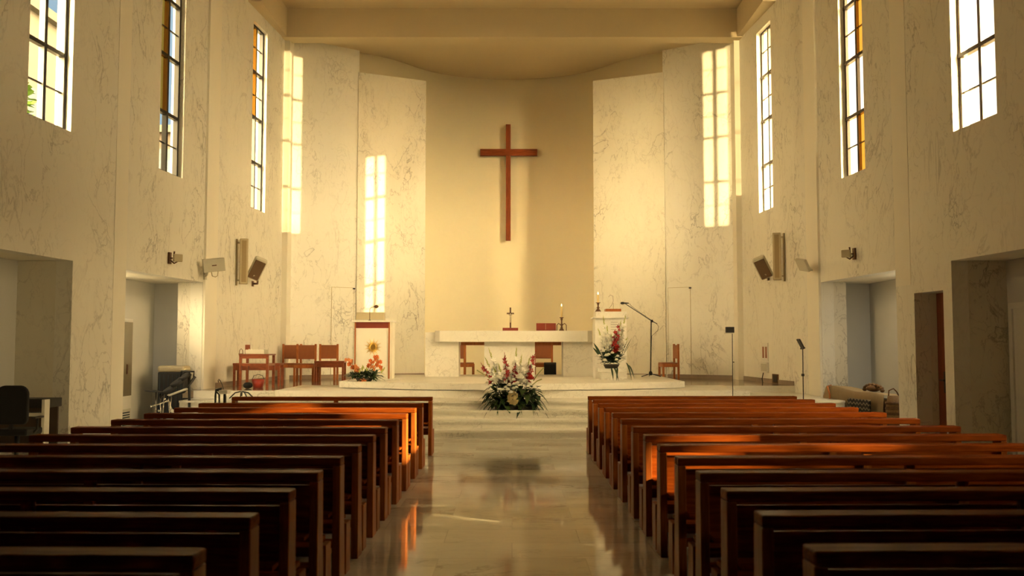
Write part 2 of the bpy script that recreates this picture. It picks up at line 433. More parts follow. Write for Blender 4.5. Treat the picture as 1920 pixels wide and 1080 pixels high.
# curved apse wall
half = [(5.4, 28.2), (4.7, 28.62), (4.1, 29.0), (3.6, 29.5), (3.15, 30.1), (2.7, 30.65), (2.1, 31.1), (1.4, 31.42), (.7, 31.6), (0, 31.66)]
full = [(AC-x, y) for x, y in half]+[(AC+x, y) for x, y in half[::-1][1:]]
def smooth(pts, it=2):
    for _ in range(it):
        o = [pts[0]]
        for a, b in zip(pts, pts[1:]):
            o += [(a[0]*.75+b[0]*.25, a[1]*.75+b[1]*.25), (a[0]*.25+b[0]*.75, a[1]*.25+b[1]*.75)]
        pts = o+[pts[-1]]
    return pts
crv = smooth(full)
mb = MB(); n = len(crv); vs = []; fs = []
for x, y in crv: vs += [(x, y, 0), (x, y, 11), (x, y+.25, 11), (x, y+.25, 0)]
for i in range(n-1):
    a = i*4
    fs += [(a, a+4, a+5, a+1), (a+2, a+6, a+7, a+3), (a+1, a+5, a+6, a+2)]
mb.add(vs, fs, True)
struct(mb.build('wall_apse', M['apse']))

# steps, chancel floor, dais
def arcfront(x0, x1, yc, ye, yback, n=24, xm=None):
    R = max(abs(x0), abs(x1)); pts = []
    for i in range(n+1):
        x = x0+(x1-x0)*i/n
        pts.append((x, yc+(ye-yc)*(x/R)**2))
    return pts+[(x1, yback), (x0, yback)]
sx = 6.95
for i, y in enumerate((18.1, 18.55, 19.0, 19.45)):
    z = .16*(i+1)
    mb = MB()
    mb.prism(arcfront(-sx, sx, y, y+.16, 23), z-.16, z-.04)
    mb.prism(arcfront(-sx, sx, y-.04, y+.12, 23), z-.04, z)
    struct(mb.build('floor_step_%d' % (i+1), M['step_marble']))
struct(MB().prism([(-7.2, 20.5), (5.2, 20.5), (5.2, 22.9), (7.2, 22.9), (7.2, 33), (-7.2, 33)], .64, ZC).build('floor_chancel', M['floor2']))
struct(MB().prism(arcfront(-5.2, 5.2, 20.49, 20.49, 23.2), .62, ZC+.004).build('floor_chancel_landing', M['white_marble']))
mb = MB().prism(arcfront(-3.98, 3.98, 20.35, 21.6, 26.4), ZC+.02, ZD)
mb.prism(arcfront(-3.9, 3.9, 20.5, 21.75, 26.3), ZC, ZC+.02)
struct(mb.build('floor_dais', M['white_marble']))

trim(MB().box(5.2, 7.0, 22.86, 22.905, .64, ZC+.003), M['step_marble'])
trim(MB().box(-6.95, -5.2, 20.46, 20.505, .64, ZC+.003), M['step_marble'])
# windows
wn = 0
def window(s, key, ambers=(), fm='frame'):
    global wn
    wn += 1
    ya, yb = WIN[key]; z0, z1 = WZS.get(key, WZ); off = .15; hs = (z1-z0)/4.97
    ym = (ya+yb)/2
    e = bpy.data.objects.new('window_%d' % wn, None); C.objects.link(e); e.location = (s*(wallx(ym)+off), ym, z0); struct(e)
    o = e.location
    ang = math.atan(-.07)*s          # wall direction
    T = Matrix.Translation(o) @ Matrix.Rotation(-ang, 4, 'Z')
    w = (yb-ya)/2*1.003; h = z1-z0
    f = MB(o)
    def bar(y0, y1, za, zb, d=.10 if s < 0 else .06): f.box(-d/2, d/2, y0, y1, za, zb, T)
    bar(-w, -w+.075, 0, h); bar(w-.075, w, 0, h); bar(-w, w, 0, .05); bar(-w, w, h-.05, h)
    if hs > .9: bar(-.04, .04, 0, h)
    for z in ((1.28, 2.5, 3.72) if hs > .9 else ()): bar(-w, w, z*hs-.035, z*hs+.035, .09)
    for z in ((.64, 3.1, 4.4) if hs > .9 else ()): bar(-w, w, z*hs-.012, z*hs+.012, .03)
    f.build('window_frame', M[fm], e)
    rows = [0, 1.28*hs, 2.5*hs, 3.72*hs, h]; cols = [-w, 0, w]
    g = MB(o); am = MB(o)
    for r in range(4):
        for c in range(2):
            t = am if (r, c) in ambers else g
            t.add([(0, cols[c], rows[r]), (0, cols[c+1], rows[r]), (0, cols[c+1], rows[r+1]), (0, cols[c], rows[r+1])], [(0, 1, 2, 3)], False, T)
    g.build('glass_panes', M['glass'], e)
    if am.v: am.build('amber_panes', M['amber'], e)
    # daylight portal in the opening
    L = bpy.data.lights.new('daylight_portal', 'AREA'); L.shape = 'RECTANGLE'; L.size = 2*w; L.size_y = h; L.cycles.is_portal = True
    lo = bpy.data.objects.new('daylight_portal', L); C.objects.link(lo)
    lo.location = (s*(wallx(ym)+TW+.02), ym, (z0+z1)/2)
    d = Vector((-s, -.07, 0)).normalized()
    lo.rotation_euler = d.to_track_quat('-Z', 'Z').to_euler()
window(-1, 'A', (), 'frame'); window(-1, 'B', ((1, 0), (2, 0), (3, 0)), 'frame'); window(-1, 'C', ((3, 0), (2, 0)), 'frame')
window(1, 'A', (), 'frame_r'); window(1, 'B', ((0, 0), (2, 0)), 'frame_r'); window(1, 'C', (), 'frame_r')
window(1, 'D', (), 'frame_r'); window(1, 'E', (), 'frame_r')  # unseen low windows, added to let the pew beams in

# doors
def door(name, box, hy, hz, mat, hx, s=1):
    d = MB().box(*box).build(name, mat); struct(d)
    return d
xw = wallx(16.4)+.36
d1 = struct(MB().box(xw, xw+.06, 15.965, 16.945, .002, 2.735).build('door_1', M['doorw']))
hb = MB(); hb.box(xw-.012, xw+.002, 16.66, 16.72, .95, 1.33); hb.box(xw-.06, xw-.04, 16.62, 16.78, 1.16, 1.19); hb.cbox((xw-.03, 16.69, 1.175), .06, .02, .02)
hb.build('door_handle', M['black'], d1)
d2 = struct(MB().box(OX-.03, OX+.01, 14.2, 15.45, 0, 2.4).build('door_2', M['white']))
f2 = MB(); f2.box(OX-.06, OX, 15.45, 15.55, 0, 2.5); f2.box(OX-.06, OX, 14.1, 14.2, 0, 2.5); f2.box(OX-.06, OX, 14.2, 15.45, 2.4, 2.5)
f2.build('door_frame', M['white'], d2)
# flush marble doors in the chancel walls
for k, s in ((3, -1), (4, 1)):
    p = Vector((-.03+s*6.85, 26.96)); q = Vector((-.03+s*4.74, 28.4)); u = (q-p).normalized(); n = Vector((-u.y, u.x))
    if n.y > 0: n = -n
    L = (q-p).length; a = p+u*(L-.78); b = p+u*(L-.06)
    d = struct(MB().prism([tuple(a+n*.015), tuple(b+n*.015), tuple(b-n*.005), tuple(a-n*.005)], ZC, 3.52).build('door_%d' % k, M['marble']))
    e = a if s > 0 else b
    h = MB().cbox((e.x+n.x*.03, e.y+n.y*.03, 3.5), .07, .05, .04); h.build('door_closer', M['black'], d)
    ln = MB()
    for c in (a, b):
        ln.prism([tuple(c+n*.018-u*.005), tuple(c+n*.018+u*.005), tuple(c+u*.005), tuple(c-u*.005)], ZC, 3.53)
    ln.prism([tuple(a+n*.018), tuple(b+n*.018), tuple(b), tuple(a)], 3.515, 3.53)
    ln.build('door_joint', M['beige'], d)

# ------------------------------------------------------------------ pews
def make_pew(L):
    """back toward -Y, aisle end at x=0, runs to x=L"""
    r = thing('pew', 'x', 'pew', (0, 0, 0), 'wooden pews')
    HT = .95; t = .06
    MB().box(0, L, 0, .16, HT-.062, HT).build('top_rail', M['pew'], r, .009)
    T0 = Matrix(((0, 0, 1, 0), (1, 0, 0, 0), (0, 1, 0, 0), (0, 0, 0, 1)))
    for x in (0, L-t):
        T = Matrix.Translation((x, 0, 0)) @ T0
        MB().prism([(.002, 0), (.002, HT-.063), (.158, HT-.063), (.17, .5), (.22, 0)], 0, t, T).build('end_panel', M['pewv'], r, .006)
        MB().box(x+.008, x+t-.008, .30, .47, 0, .40).build('seat_leg', M['pewv'], r, .005)
    MB().box(t, L-t, .075, .10, .47, HT-.095).build('backrest', M['pew'], r)
    MB().box(t-.003, L-t+.003, .10, .52, .40, .435).build('seat', M['pew'], r, .008)
    MB().box(t, L-t, .40, .425, .30, .40).build('seat_rail', M['pew'], r)
    xm = L*.52
    MB().box(xm-.03, xm+.03, .09, .40, 0, .40).build('middle_support', M['pewv'], r)
    MB().box(xm-.035, xm+.035, .035, .075, .40, HT-.063).build('back_post', M['pewv'], r)
    MB().box(t, L-t, -.13, .075, .52, .545).build('book_shelf', M['pew'], r)
    k = MB().box(.10, L-.10, -.28, -.10, .15, .19).build('kneeler', M['pew'], r, .006)
    for x in (.15, xm, L-.2): MB().box(x-.02, x+.02, -.25, .10, .09, .15).build('kneeler_bracket', M['pewv'], k)
    return r
ORD = ['first', 'second', 'third', 'fourth', 'fifth', 'sixth', 'seventh', 'eighth', 'ninth', 'tenth', 'eleventh', 'twelfth', 'thirteenth', 'fourteenth']
rowsL = [15.35, 13.72, 12.72, 11.68, 10.72, 9.74, 8.9, 8.04, 7.2, 6.38, 5.56, 4.74, 3.9]
rowsR = [15.55, 14.62, 13.68, 12.78, 11.82, 10.85, 9.86, 8.95, 8.08, 7.2, 6.36, 5.58, 4.8, 3.98]
pl = make_pew(3.30); pr = make_pew(3.48)
for side, rows, proto, x0 in (('left', rowsL, pl, -1.31), ('right', rowsR, pr, 1.27)):
    for i, y in enumerate(rows):
        o = proto if i == 0 else copy_tree(proto)
        nth = ORD[i]
        extra = 'front' if i == 0 else nth
        o['label'] = 'long varnished wooden pew %s of the aisle, %s row from the altar steps' % (side, nth)
        o['group'] = 'wooden pews %s of the aisle' % side
        if side == 'left':
            o.location = (x0, y, 0); 
        else:
            o.location = (x0, y, 0)
# left pews run toward -X: mirror by building them from the wall end
for o in [x for x in bpy.data.objects if x.name.startswith('pew') and x.parent is None and 'left' in x['label']]:
    o.location.x = -1.31-3.30
    o.rotation_euler.z = math.radians(-1.2)
    o.location.y += 3.30*math.sin(math.radians(1.2))
for o in [x for x in bpy.data.objects if x.name.startswith('pew') and x.parent is None and 'right' in x['label']]:
    o.rotation_euler.z = math.radians(1.2)

# ------------------------------------------------------------------ sanctuary
# altar
ya = 24.45
al = thing('altar', 'white marble altar table with three stone supports on the dais', 'altar', (0, ya, ZD))
o = al.location
zt = at(960, 620, Y=ya).z; zb = at(960, 641, Y=ya).z
x0 = at(815, 630, Y=ya).x; x1 = at(1111, 630, Y=ya).x
MB(o).prism([(x0, ya+.1), (x0+.13, ya), (x1-.13, ya), (x1, ya+.1), (x1, ya+1.15), (x0, ya+1.15)], zb, zt).build('table_slab', M['white_marble'], al, .01)
yb_ = ya+.22
for a, b in ((797, 860), (908, 1003), (1056, 1112)):
    xa = at(a, 680, Y=yb_).x; xb = at(b, 680, Y=yb_).x
    MB(o).box(xa, xb, yb_, ya+1.0, ZD, zb-.001 if a > 800 else zb-.001).build('support_block', M['white_marble'], al)
MB(o).box(at(797, 680, Y=yb_).x, x0-.004, yb_, ya+1.0, zb-.002, zt-.04).build('side_block', M['white_marble'], al)
MB(o).box(at(861, 680, Y=yb_).x, at(1055, 680, Y=yb_).x, ya+1.0, ya+1.06, zb-.09, zb-.001).build('under_rail', M['chair'], al, label='orange wooden rail under the slab')
# altar crucifix
ca = thing('altar_crucifix', 'small dark standing crucifix on a red-brown block on the altar', 'crucifix', (at(957, 618, Y=24.8).x, 24.8, zt))
o = ca.location; S = 24.8/F
MB(o).cbox((o.x, 24.8, zt+.04), 29*S, .16, .08).build('base', M['redbook'], ca, .005)
mb = MB(o); mb.cbox((o.x, 24.8, zt+.08+.27), .04, .04, .54); mb.cbox((o.x, 24.8, zt+.08+.38), .19, .04, .04); mb.build('cross', M['bronze'], ca)
mb = MB(o); mb.tube([(o.x, 24.765, zt+.22), (o.x, 24.765, zt+.34), (o.x, 24.765, zt+.40)], .016, 6, None, .02); mb.ball((o.x, 24.765, zt+.44), .025)
mb.tube([(o.x, 24.765, zt+.40), (o.x-.07, 24.765, zt+.455)], .010, 6); mb.tube([(o.x, 24.765, zt+.40), (o.x+.07, 24.765, zt+.455)], .010, 6)
mb.build('corpus', M['beige'], ca)
# missal stand
xm = at(1024, 612, Y=24.8).x
ms = thing('missal_stand', 'red-brown book stand on the altar beside the candlestick', 'book stand', (xm, 24.8, zt))
T = Matrix.Translation((xm, 24.8, zt+.02)) @ Matrix.Rotation(math.radians(-28), 4, 'X')
o = ms.location
MB(o).box(-.26, .26, -.02, .02, 0, .2, T).build('rest_board', M['redbook'], ms, .004)
MB(o).box(xm-.26, xm+.26, 24.72, 24.92, zt, zt+.025).build('base', M['redbook'], ms)
MB(o).box(xm-.02, xm-.012, 24.71, 24.72, zt+.03, zt+.19).build('ribbon', M['beige'], ms)
# candlesticks
def candlestick(name, label, p, hh, ch, arms, r=.03):
    t = thing(name, label, 'candlestick', p)
    o = Vector(p)
    MB(o).lathe(o, [(r*2.4, 0), (r*2.2, .02), (r*1.2, .06), (r*.7, hh*.35), (r*1.3, hh*.45), (r*.6, hh*.55), (r*.6, hh*.75), (r*1.1, hh*.85), (r*.7, hh*.9), (r*1.9, hh*.97), (r*1.9, hh)], 14).build('stem', M['bronze'], t)
    if arms:
        for sg in (-1, 1):
            MB(o).tube([o+Vector((sg*.03, 0, hh*.45)), o+Vector((sg*.08, 0, hh*.55)), o+Vector((sg*.125, 0, hh*.42)), o+Vector((sg*.125, 0, .004))], .011, 6).build('side_arm', M['bronze'], t)
    MB(o).lathe(o, [(r*.9, hh), (r*.9, hh+ch), (.004, hh+ch+.002)], 12).build('candle', M['wax'], t)
    MB(o).lathe(o, [(.003, hh+ch), (.011, hh+ch+.02), (.008, hh+ch+.04), (.001, hh+ch+.07)], 8).build('flame', M['flame'], t)
    return t
candlestick('candlestick', 'dark two-armed candlestick with a lit candle on the altar', (at(1053, 618, Y=24.8).x, 24.8, zt), .36, .29, True)

# lectern (ambo)
yl = 22.25
xl0 = at(664, 690, Y=yl).x; xl1 = at(735, 690, Y=yl).x; zl = at(700, 604, Y=yl).z
lc = thing('lectern', 'pale stone lectern with a gold sunburst and wooden edges, on the dais', 'lectern', ((xl0+xl1)/2, yl+.2, ZD))
o = lc.location
MB(o).box(xl0-.04, xl1+.2, yl-.06, yl+.62, ZD, ZD+.035).build('plinth', M['white_marble'], lc)
MB(o).box(xl0+.03, xl1-.09, yl+.02, yl+.5, ZD+.034, zl-.14).build('front_panel', M['plaster'], lc)
MB(o).box(xl0+.03, xl1-.09, yl+.015, yl+.5, zl-.142, zl).build('top_band', M['redbook'], lc)
for xx in (xl0, xl1-.09):
    MB(o).box(xx, xx+.03, yl, yl+.5, ZD+.034, zl).build('edge_post', M['chair'], lc)
MB(o).box(xl1-.06, xl1, yl+.02, yl+.5, ZD+.034, zl).build('side_panel', M['plaster'], lc)
MB(o).box(xl0-.07, xl1+.03, yl-.05, yl+.55, zl, zl+.04).build('top_slab', M['white_marble'], lc, .006)
sbm = MB(o); cx, cz = at(699, 651, Y=yl).x, at(699, 651, Y=yl).z
T = Matrix.Translation((cx, yl+.018, cz)) @ Matrix.Rotation(PI/2, 4, 'X')
sbm.lathe((0, 0, -.004), [(.095, 0), (.095, .008), (.06, .014), (.02, .016)], 20, T)
for k in range(26):
    a = 2*PI*k/26; L = .22 if k % 2 == 0 else .165
    R = T @ Matrix.Rotation(a, 4, 'Z')
    sbm.add([(.08, -.014, 0), (.08, .014, 0), (L, 0, .002), (.08, 0, .012)], [(0, 1, 3), (0, 3, 2), (3, 1, 2)], False, R)
sbm.build('sunburst', M['gold'], lc)
xb0, xb1 = at(670, 595, Y=yl+.3).x, at(722, 595, Y=yl+.3).x
bs = thing('book_rest', 'beige sloped book rest on top of the lectern', 'book rest', ((xb0+xb1)/2, yl+.25, zl+.04))
MB(bs.location).prism([(0, 0), (.36, 0), (.36, .19), (.04, .19)] if False else [(0, 0), (.3, 0), (.3, .2), (.10, .2), (0, .03)], xb0, xb1, Matrix(((0, 0, 1, 0), (1, 0, 0, yl+.05), (0, 1, 0, zl+.04), (0, 0, 0, 1)))).build('box', M['beige'], bs, .006)
MB(bs.location).box(xb0, xb1, yl+.02, yl+.06, zl+.04, zl+.062).build('ledge', M['beige2'], bs)
xg = at(693, 600, Y=yl-.02).x; zg = at(693, 577, Y=yl-.02).z
yl -= .012
gm = thing('lectern_microphone', 'gooseneck microphone rising over the lectern', 'microphone', (xg, yl, zl+.04))
o = gm.location
MB(o).lathe((xg, yl, zl+.04), [(.03, 0), (.03, .012), (.008, .016)], 12).build('base', M['black'], gm)
MB(o).tube([(xg, yl, zl+.05), (xg, yl, zg-.06), (xg+.015, yl, zg-.01), (xg+.05, yl, zg+.01), (xg+.1, yl, zg+.022)], .006, 6).build('gooseneck', M['bronze'], gm)
MB(o).lathe((0, 0, 0), [(.012, -.05), (.035, -.02), (.04, .02), (.015, .06)], 10, Matrix.Translation((xg+.15, yl, zg+.028)) @ Matrix.Rotation(PI/2, 4, 'Y')).build('head', M['bronze'], gm)

# ------- flowers
def blossom(mb, p, d, r, n=5):
    d = Vector(d).normalized(); q = d.to_track_quat('Z', 'Y').to_matrix().to_4x4(); T = Matrix.Translation(p) @ q
    for k in range(n):
        a = 2*PI*k/n; b = a+2*PI/n*.95; c = (a+b)/2
        mb.add([(0, 0, 0), (r*.55*math.cos(a), r*.55*math.sin(a), r*.5), (r*math.cos(c), r*math.sin(c), r*.75), (r*.55*math.cos(b), r*.55*math.sin(b), r*.5)], [(0, 1, 2, 3)], True, T)
def rose(mb, p, r):
    for ring, (rr, tilt, n) in enumerate(((.35, .9, 4), (.7, .6, 5), (1.0, .25, 6))):
        for k in range(n):
            a = 2*PI*(k+ring*.4)/n
            c = Vector(p)
            d = Vector((math.cos(a), math.sin(a), 0)); s = Vector((-math.sin(a), math.cos(a), 0))
            w = r*.55
            q0 = c; q1 = c+d*r*rr*.6+Vector((0, 0, r*tilt*.5)); q2 = c+d*r*rr+Vector((0, 0, r*tilt))
            mb.add([q0-s*w*.3, q0+s*w*.3, q1+s*w, q1-s*w, q2+s*w*.6, q2-s*w*.6], [(0, 1, 2, 3), (3, 2, 4, 5)], True)
def gladiolus(parent, o, p0, p1, col, n=12, r=.035, budfrac=.35, name='gladiolus', budmat='bud'):
    p0 = Vector(p0); p1 = Vector(p1); bend = Vector((0, 0, .03))
    pts = [p0.lerp(p1, t)+bend*math.sin(PI*t) for t in (0, .25, .5, .75, 1)]
    st = MB(o).tube(pts, .008, 5, None, .004).build(name, M['leaf2'], parent)
    fl = MB(o); bd = MB(o)
    ax = (p1-p0).normalized()
    for k in range(n):
        t = .34+.66*k/n
        c = p0.lerp(p1, t)+bend*math.sin(PI*t)
        a = k*2.4
        d = Vector((math.cos(a)*.8, -abs(math.sin(a))*.9-.1, .35))
        if t > 1-budfrac*.66:
            rr = r*.45*(1.25-t)+.010
            bd.tube([c, c+d*rr*1.2+ax*rr*2], rr*.7, 5, None, .002)
        else:
            blossom(fl, c+d*.012, d+ax*.3, r*(1.25-.5*t))
            blossom(fl, c+d*.014, d+ax*.3+Vector((0.01, 0, 0)), r*.7)
    bd.tube([p1, p1+ax*.05], .008, 5, None, .001)
    if fl.v: fl.build('blossoms', M[col], st)
    bd.build('buds', M[budmat], st)

# big arrangement on the steps
yf = 19.3
fc = thing('flower_arrangement', 'large white and red gladiolus arrangement standing on the altar steps', 'flowers', (at(962, 760, Y=yf).x, yf, .48))
o = fc.location.copy(); k = yf/F
def fp(px, py, dy=0): 
    return at(px, py, Y=yf+dy)
MB(o).box(fp(928, 760).x, fp(1003, 760).x, yf-.15, yf+.12, .48, .56).build('tray', M['pot'], fc, .01)
lf = MB(o); lf2 = MB(o)
for i in range(330):
    a = random.uniform(0, 2*PI); el = random.uniform(-.1, .95)
    c = Vector((o.x+random.uniform(-.46, .46), yf+random.uniform(-.24, .1), .56+random.uniform(0, .40)))
    d = Vector((math.cos(a), math.sin(a)*.6-.25, el))
    (lf if i % 4 else lf2).leaf(c, d, random.uniform(.14, .28), random.uniform(.07, .14), random.uniform(.2, .9))
for i in range(46):   # long drooping blades at both sides and over the step edge
    sg = random.choice((-1, 1))
    c = Vector((o.x+sg*random.uniform(.15, .42), yf-.08+random.uniform(-.08, .08), .6+random.uniform(0, .25)))
    d = Vector((sg*random.uniform(.4, 1), random.uniform(-.9, -.1), random.uniform(-.1, .8)))
    (lf if i % 5 else lf2).leaf(c, d, random.uniform(.3, .5), .035, random.uniform(.5, 1.1), 6)
for x in (932, 936, 970, 974, 998):
    lf2.leaf(fp(x, 757, -.16), (random.uniform(-.2, .2), -.7, -.1), .24, .03, .8, 5)
for (x, y) in ((880+118, 770),):
    lf.leaf(fp(998, 758, -.1), (.1, -.4, 0), .2, .04, .6)
lf.build('foliage', M['leaf'], fc, label='dark green leaves'); lf2.build('light_foliage', M['leaf2'], fc)
cb = Vector((o.x, yf, .66))
for (px, py, col, n) in ((917, 655, 'petal', 13), (926, 690, 'petal', 10), (968, 654, 'petal', 14), (978, 668, 'petal', 10), (994, 670, 'petal', 11), (1003, 668, 'petal', 10),
                        (946, 668, 'petal', 9), (910, 672, 'petal', 9), (935, 684, 'petal', 9), (962, 690, 'petal', 9)):
    tip = fp(px, py, random.uniform(-.1, .08))
    base = cb+Vector(((tip.x-cb.x)*.35, random.uniform(-.06, .06), 0))
    gladiolus(fc, o, base, tip, col, n+3, .082)
for (px, py) in ((903, 683), (966, 684), (946, 664), (1004, 660)):
    tip = fp(px, py, -.05); base = cb+Vector(((tip.x-cb.x)*.45, -.03, .02))
    gladiolus(fc, o, base, tip, 'red', 9, .07, .15, 'red_gladiolus', 'red')
for (px, py, r, col) in ((934, 711, .075, 'petal'), (921, 714, .06, 'petal'), (977, 711, .08, 'petal'), (985, 716, .06, 'petal'), (995, 712, .085, 'red'), (1002, 728, .05, 'petal'),
                         (992, 723, .05, 'petal'), (963, 714, .05, 'petal'), (970, 720, .05, 'petal'), (955, 724, .055, 'petal'), (963, 730, .05, 'petal'), (948, 728, .045, 'petal'), (958, 737, .05, 'petal'),
                         (940, 732, .04, 'petal'), (935, 731, .035, 'petal'), (968, 728, .045, 'petal'), (952, 732, .05, 'petal'), (964, 722, .05, 'petal'), (913, 719, .04, 'petal'), (927, 719, .05, 'petal')):
    mb = MB(o); rose(mb, fp(px, py, -.46), r*1.2); mb.build('rose' if col == 'petal' else 'red_rose', M[col], fc)
mb = MB(o)
for i in range(120):
    a = random.uniform(0, 2*PI); rr = random.random()**.5
    p = fp(962+9*rr*math.cos(a), 746+13*rr*math.sin(a), -.46+.06*rr)
    blossom(mb, p, (math.cos(a)*.4, -1, math.sin(a)*.3), .03, 4)
mb.build('dried_flowers', M['gyps'], fc)
for (pa, pb) in (((934, 722), (894, 694)), ((1000, 714), (1020, 689)), ((998, 722), (1016, 711))):
    MB(o).tube([fp(*pa, -.05), fp((pa[0]+pb[0])/2, (pa[1]+pb[1])/2-2, -.08), fp(*pb, -.1)], .009, 5, None, .014).build('pale_bud_stem', M['leaf3'], fc)

# orange arrangement before the lectern
yo = 21.75
fo = thing('orange_flower_arrangement', 'low arrangement of orange flowers and fern before the lectern', 'flowers', (at(683, 712, Y=yo).x, yo, ZD))
o = fo.location.copy()
def gp(px, py, dy=0): return at(px, py, Y=yo+dy)
MB(o).lathe(o, [(.16, 0), (.2, .05), (.2, .07)], 14).build('bowl', M['pot'], fo)
lf = MB(o); lf2 = MB(o)
for i in range(240):
    a = random.uniform(0, 2*PI)
    c = Vector((o.x+random.uniform(-.3, .3), yo+random.uniform(-.1, .1), ZD+.06+random.uniform(0, .14)))
    d = Vector((math.cos(a)*1.2, math.sin(a)*.5-.15, random.uniform(-.05, .75)))
    (lf if i % 3 else lf2).leaf(c, d, random.uniform(.14, .30), random.uniform(.04, .08), random.uniform(.2, .6))
lf.build('fern', M['leaf'], fo); lf2.build('light_foliage', M['leaf2'], fo)
for (px, py, col) in ((653, 675, 'orange2'), (659, 680, 'orange2'), (664, 688, 'orange'), (668, 690, 'orange2'), (656, 684, 'orange'), (704, 672, 'orange'), (709, 674, 'orange2'), (698, 679, 'orange'), (706, 683, 'orange'), (716, 690, 'orange'), (692, 687, 'orange'), (700, 690, 'orange2'), (711, 680, 'orange'), (672, 694, 'orange2')):
    tip = gp(px, py, random.uniform(-.08, .05)); base = Vector((o.x+(tip.x-o.x)*.4, yo, ZD+.12))
    s_ = MB(o).tube([base, base.lerp(tip, .5)+Vector((0, 0, .02)), tip], .006, 5).build('lily_stem', M['leaf2'], fo)
    mb = MB(o)
    for j in range(5):
        blossom(mb, tip+Vector((random.uniform(-.04, .04), random.uniform(-.04, .0), random.uniform(-.04, .04))), (random.uniform(-.6, .6), -.7, random.uniform(-.1, .7)), .05, 6)
    mb.build('lily', M[col], s_)
for (px, py) in ((679, 695), (683, 692), (688, 697), (715, 700), (718, 696), (674, 700)):
    p = gp(px, py, -.1); MB(o).leaf(p, (random.uniform(-.4, .4), -.3, .9), .13, .05, .1).build('yellow_leaf', M['bud'], fo)
mb = MB(o)
for (px, py) in ((678, 713), (682, 712), (680, 716), (684, 715)): rose(mb, gp(px, py, -.17), .045)
mb.build('fallen_rose', M['orange2'], fo)
mb = MB(o)
for x0 in (674, 680, 687):
    mb.tube([gp(x0, 713, -.2), gp(x0-3, 716, -.22), gp(x0+2, 717, -.23), gp(x0+5, 715.5, -.22)], .006, 5)
mb.build('ribbon', M['orange2'], fo)

# tabernacle pillar at the right with its flowers
yp = 23.2
xp0, xp1 = at(1114, 650, Y=yp).x, at(1180, 650, Y=yp).x; zp = at(1150, 584, Y=yp).z
tp = thing('stone_pillar', 'square white marble pillar behind the right flowers, carrying a candle', 'pillar', ((xp0+xp1)/2, yp+.35, ZD))
o = tp.location
MB(o).box(xp0+.03, xp1-.06, yp+.03, yp+.75, ZD, zp-.17).build('shaft', M['white_marble'], tp, .006)
MB(o).box(xp0-.02, xp1, yp-.02, yp+.8, zp-.17, zp-.14).build('lower_ledge', M['white_marble'], tp)
MB(o).box(xp0+.05, xp1-.05, yp+.03, yp+.75, zp-.14, zp).build('cap', M['white_marble'], tp, .006)
for j in range(4):
    MB(o).box(xp0+.42, xp1-.28, yp+.018, yp+.03, zp-.27-j*.06, zp-.262-j*.06).build('carved_line', M['skirt'], tp)
candlestick('pillar_candlestick', 'small dark wooden candlestick with a burning candle on the stone pillar', (at(1121.5, 584, Y=yp+.2).x, yp+.2, zp), .23, .20, False, .032)
xk0, xk1 = at(1135, 582, Y=yp+.2).x, at(1164, 582, Y=yp+.2).x
bk = thing('wooden_box', 'flat light wooden box on the stone pillar with a wire loop', 'box', ((xk0+xk1)/2, yp+.25, zp))
MB(bk.location).box(xk0, xk1, yp+.1, yp+.45, zp, zp+.07).build('body', M['chair'], bk, .005)
pts = [(at(x, y, Y=yp+.2)) for x, y in ((1142, 578), (1147, 572), (1150, 564), (1149, 555), (1144, 553), (1141, 557))]
MB(bk.location).tube(pts, .004, 5).build('wire_loop', M['bronze'], bk)
MB(bk.location).tube([at(x, y, Y=yp+.2) for x, y in ((1150, 579), (1150, 568))], .004, 5).build('wire_post', M['bronze'], bk)
# pedestal + right flowers
yq = 22.45
xq0, xq1 = at(1124, 700, Y=yq).x, at(1172, 700, Y=yq).x; zq = at(1150, 691, Y=yq).z
pd = thing('flower_pedestal', 'low white marble pedestal under the right flower arrangement', 'pedestal', ((xq0+xq1)/2, yq+.2, ZD))
o = pd.location
MB(o).box(xq0+.04, xq1-.02, yq+.02, yq+.42, ZD, zq-.09).build('foot', M['white_marble'], pd)
MB(o).box(xq0, xq1, yq, yq+.45, zq-.09, zq).build('top', M['white_marble'], pd, .006)
fr_ = thing('tall_flower_arrangement', 'tall white gladiolus arrangement with red blooms before the stone pillar', 'flowers', ((xq0+xq1)/2, yq+.2, zq))
o = fr_.location.copy()
def hp(px, py, dy=0): return at(px, py, Y=yq+.15+dy)
MB(o).lathe(o, [(.15, 0.001), (.19, .08), (.19, .1)], 14).build('bowl', M['pot'], fr_)
lf = MB(o); lf2 = MB(o)
for i in range(170):
    a = random.uniform(0, 2*PI)
    c = Vector((o.x+random.uniform(-.2, .22), o.y+random.uniform(-.12, .1), zq+.13+random.uniform(0, .25)))
    d = Vector((math.cos(a), math.sin(a)*.6-.25, random.uniform(-.1, .9)))
    (lf if i % 4 else lf2).leaf(c, d, random.uniform(.12, .25), random.uniform(.07, .13), random.uniform(.1, .4))
for (px, py, qx, qy) in ((1130, 672, 1114, 653), (1128, 668, 1115, 645), (1170, 660, 1183, 635), (1168, 666, 1180, 646), (1166, 664, 1175, 640)):
    a = hp(px, py, -.05); b = hp(qx, qy, -.05)
    lf.leaf(a, b-a, (b-a).length*1.15, .06, .05, 5, (0, 1, .3) if False else (.5, 0, .5))
for (px, py, L) in ((1150, 688, .42), (1158, 690, .38), (1174, 680, .5), (1178, 684, .4), (1146, 690, .36)):
    lf.leaf(hp(px, py, -.30), (random.uniform(-.1, .25), -.35, -.1), L*.7, .045, .9, 6)
lf.build('foliage', M['leaf'], fr_, label='dark green leaves'); lf2.build('light_foliage', M['leaf2'], fr_)
cb = Vector((o.x, o.y-.05, zq+.2))
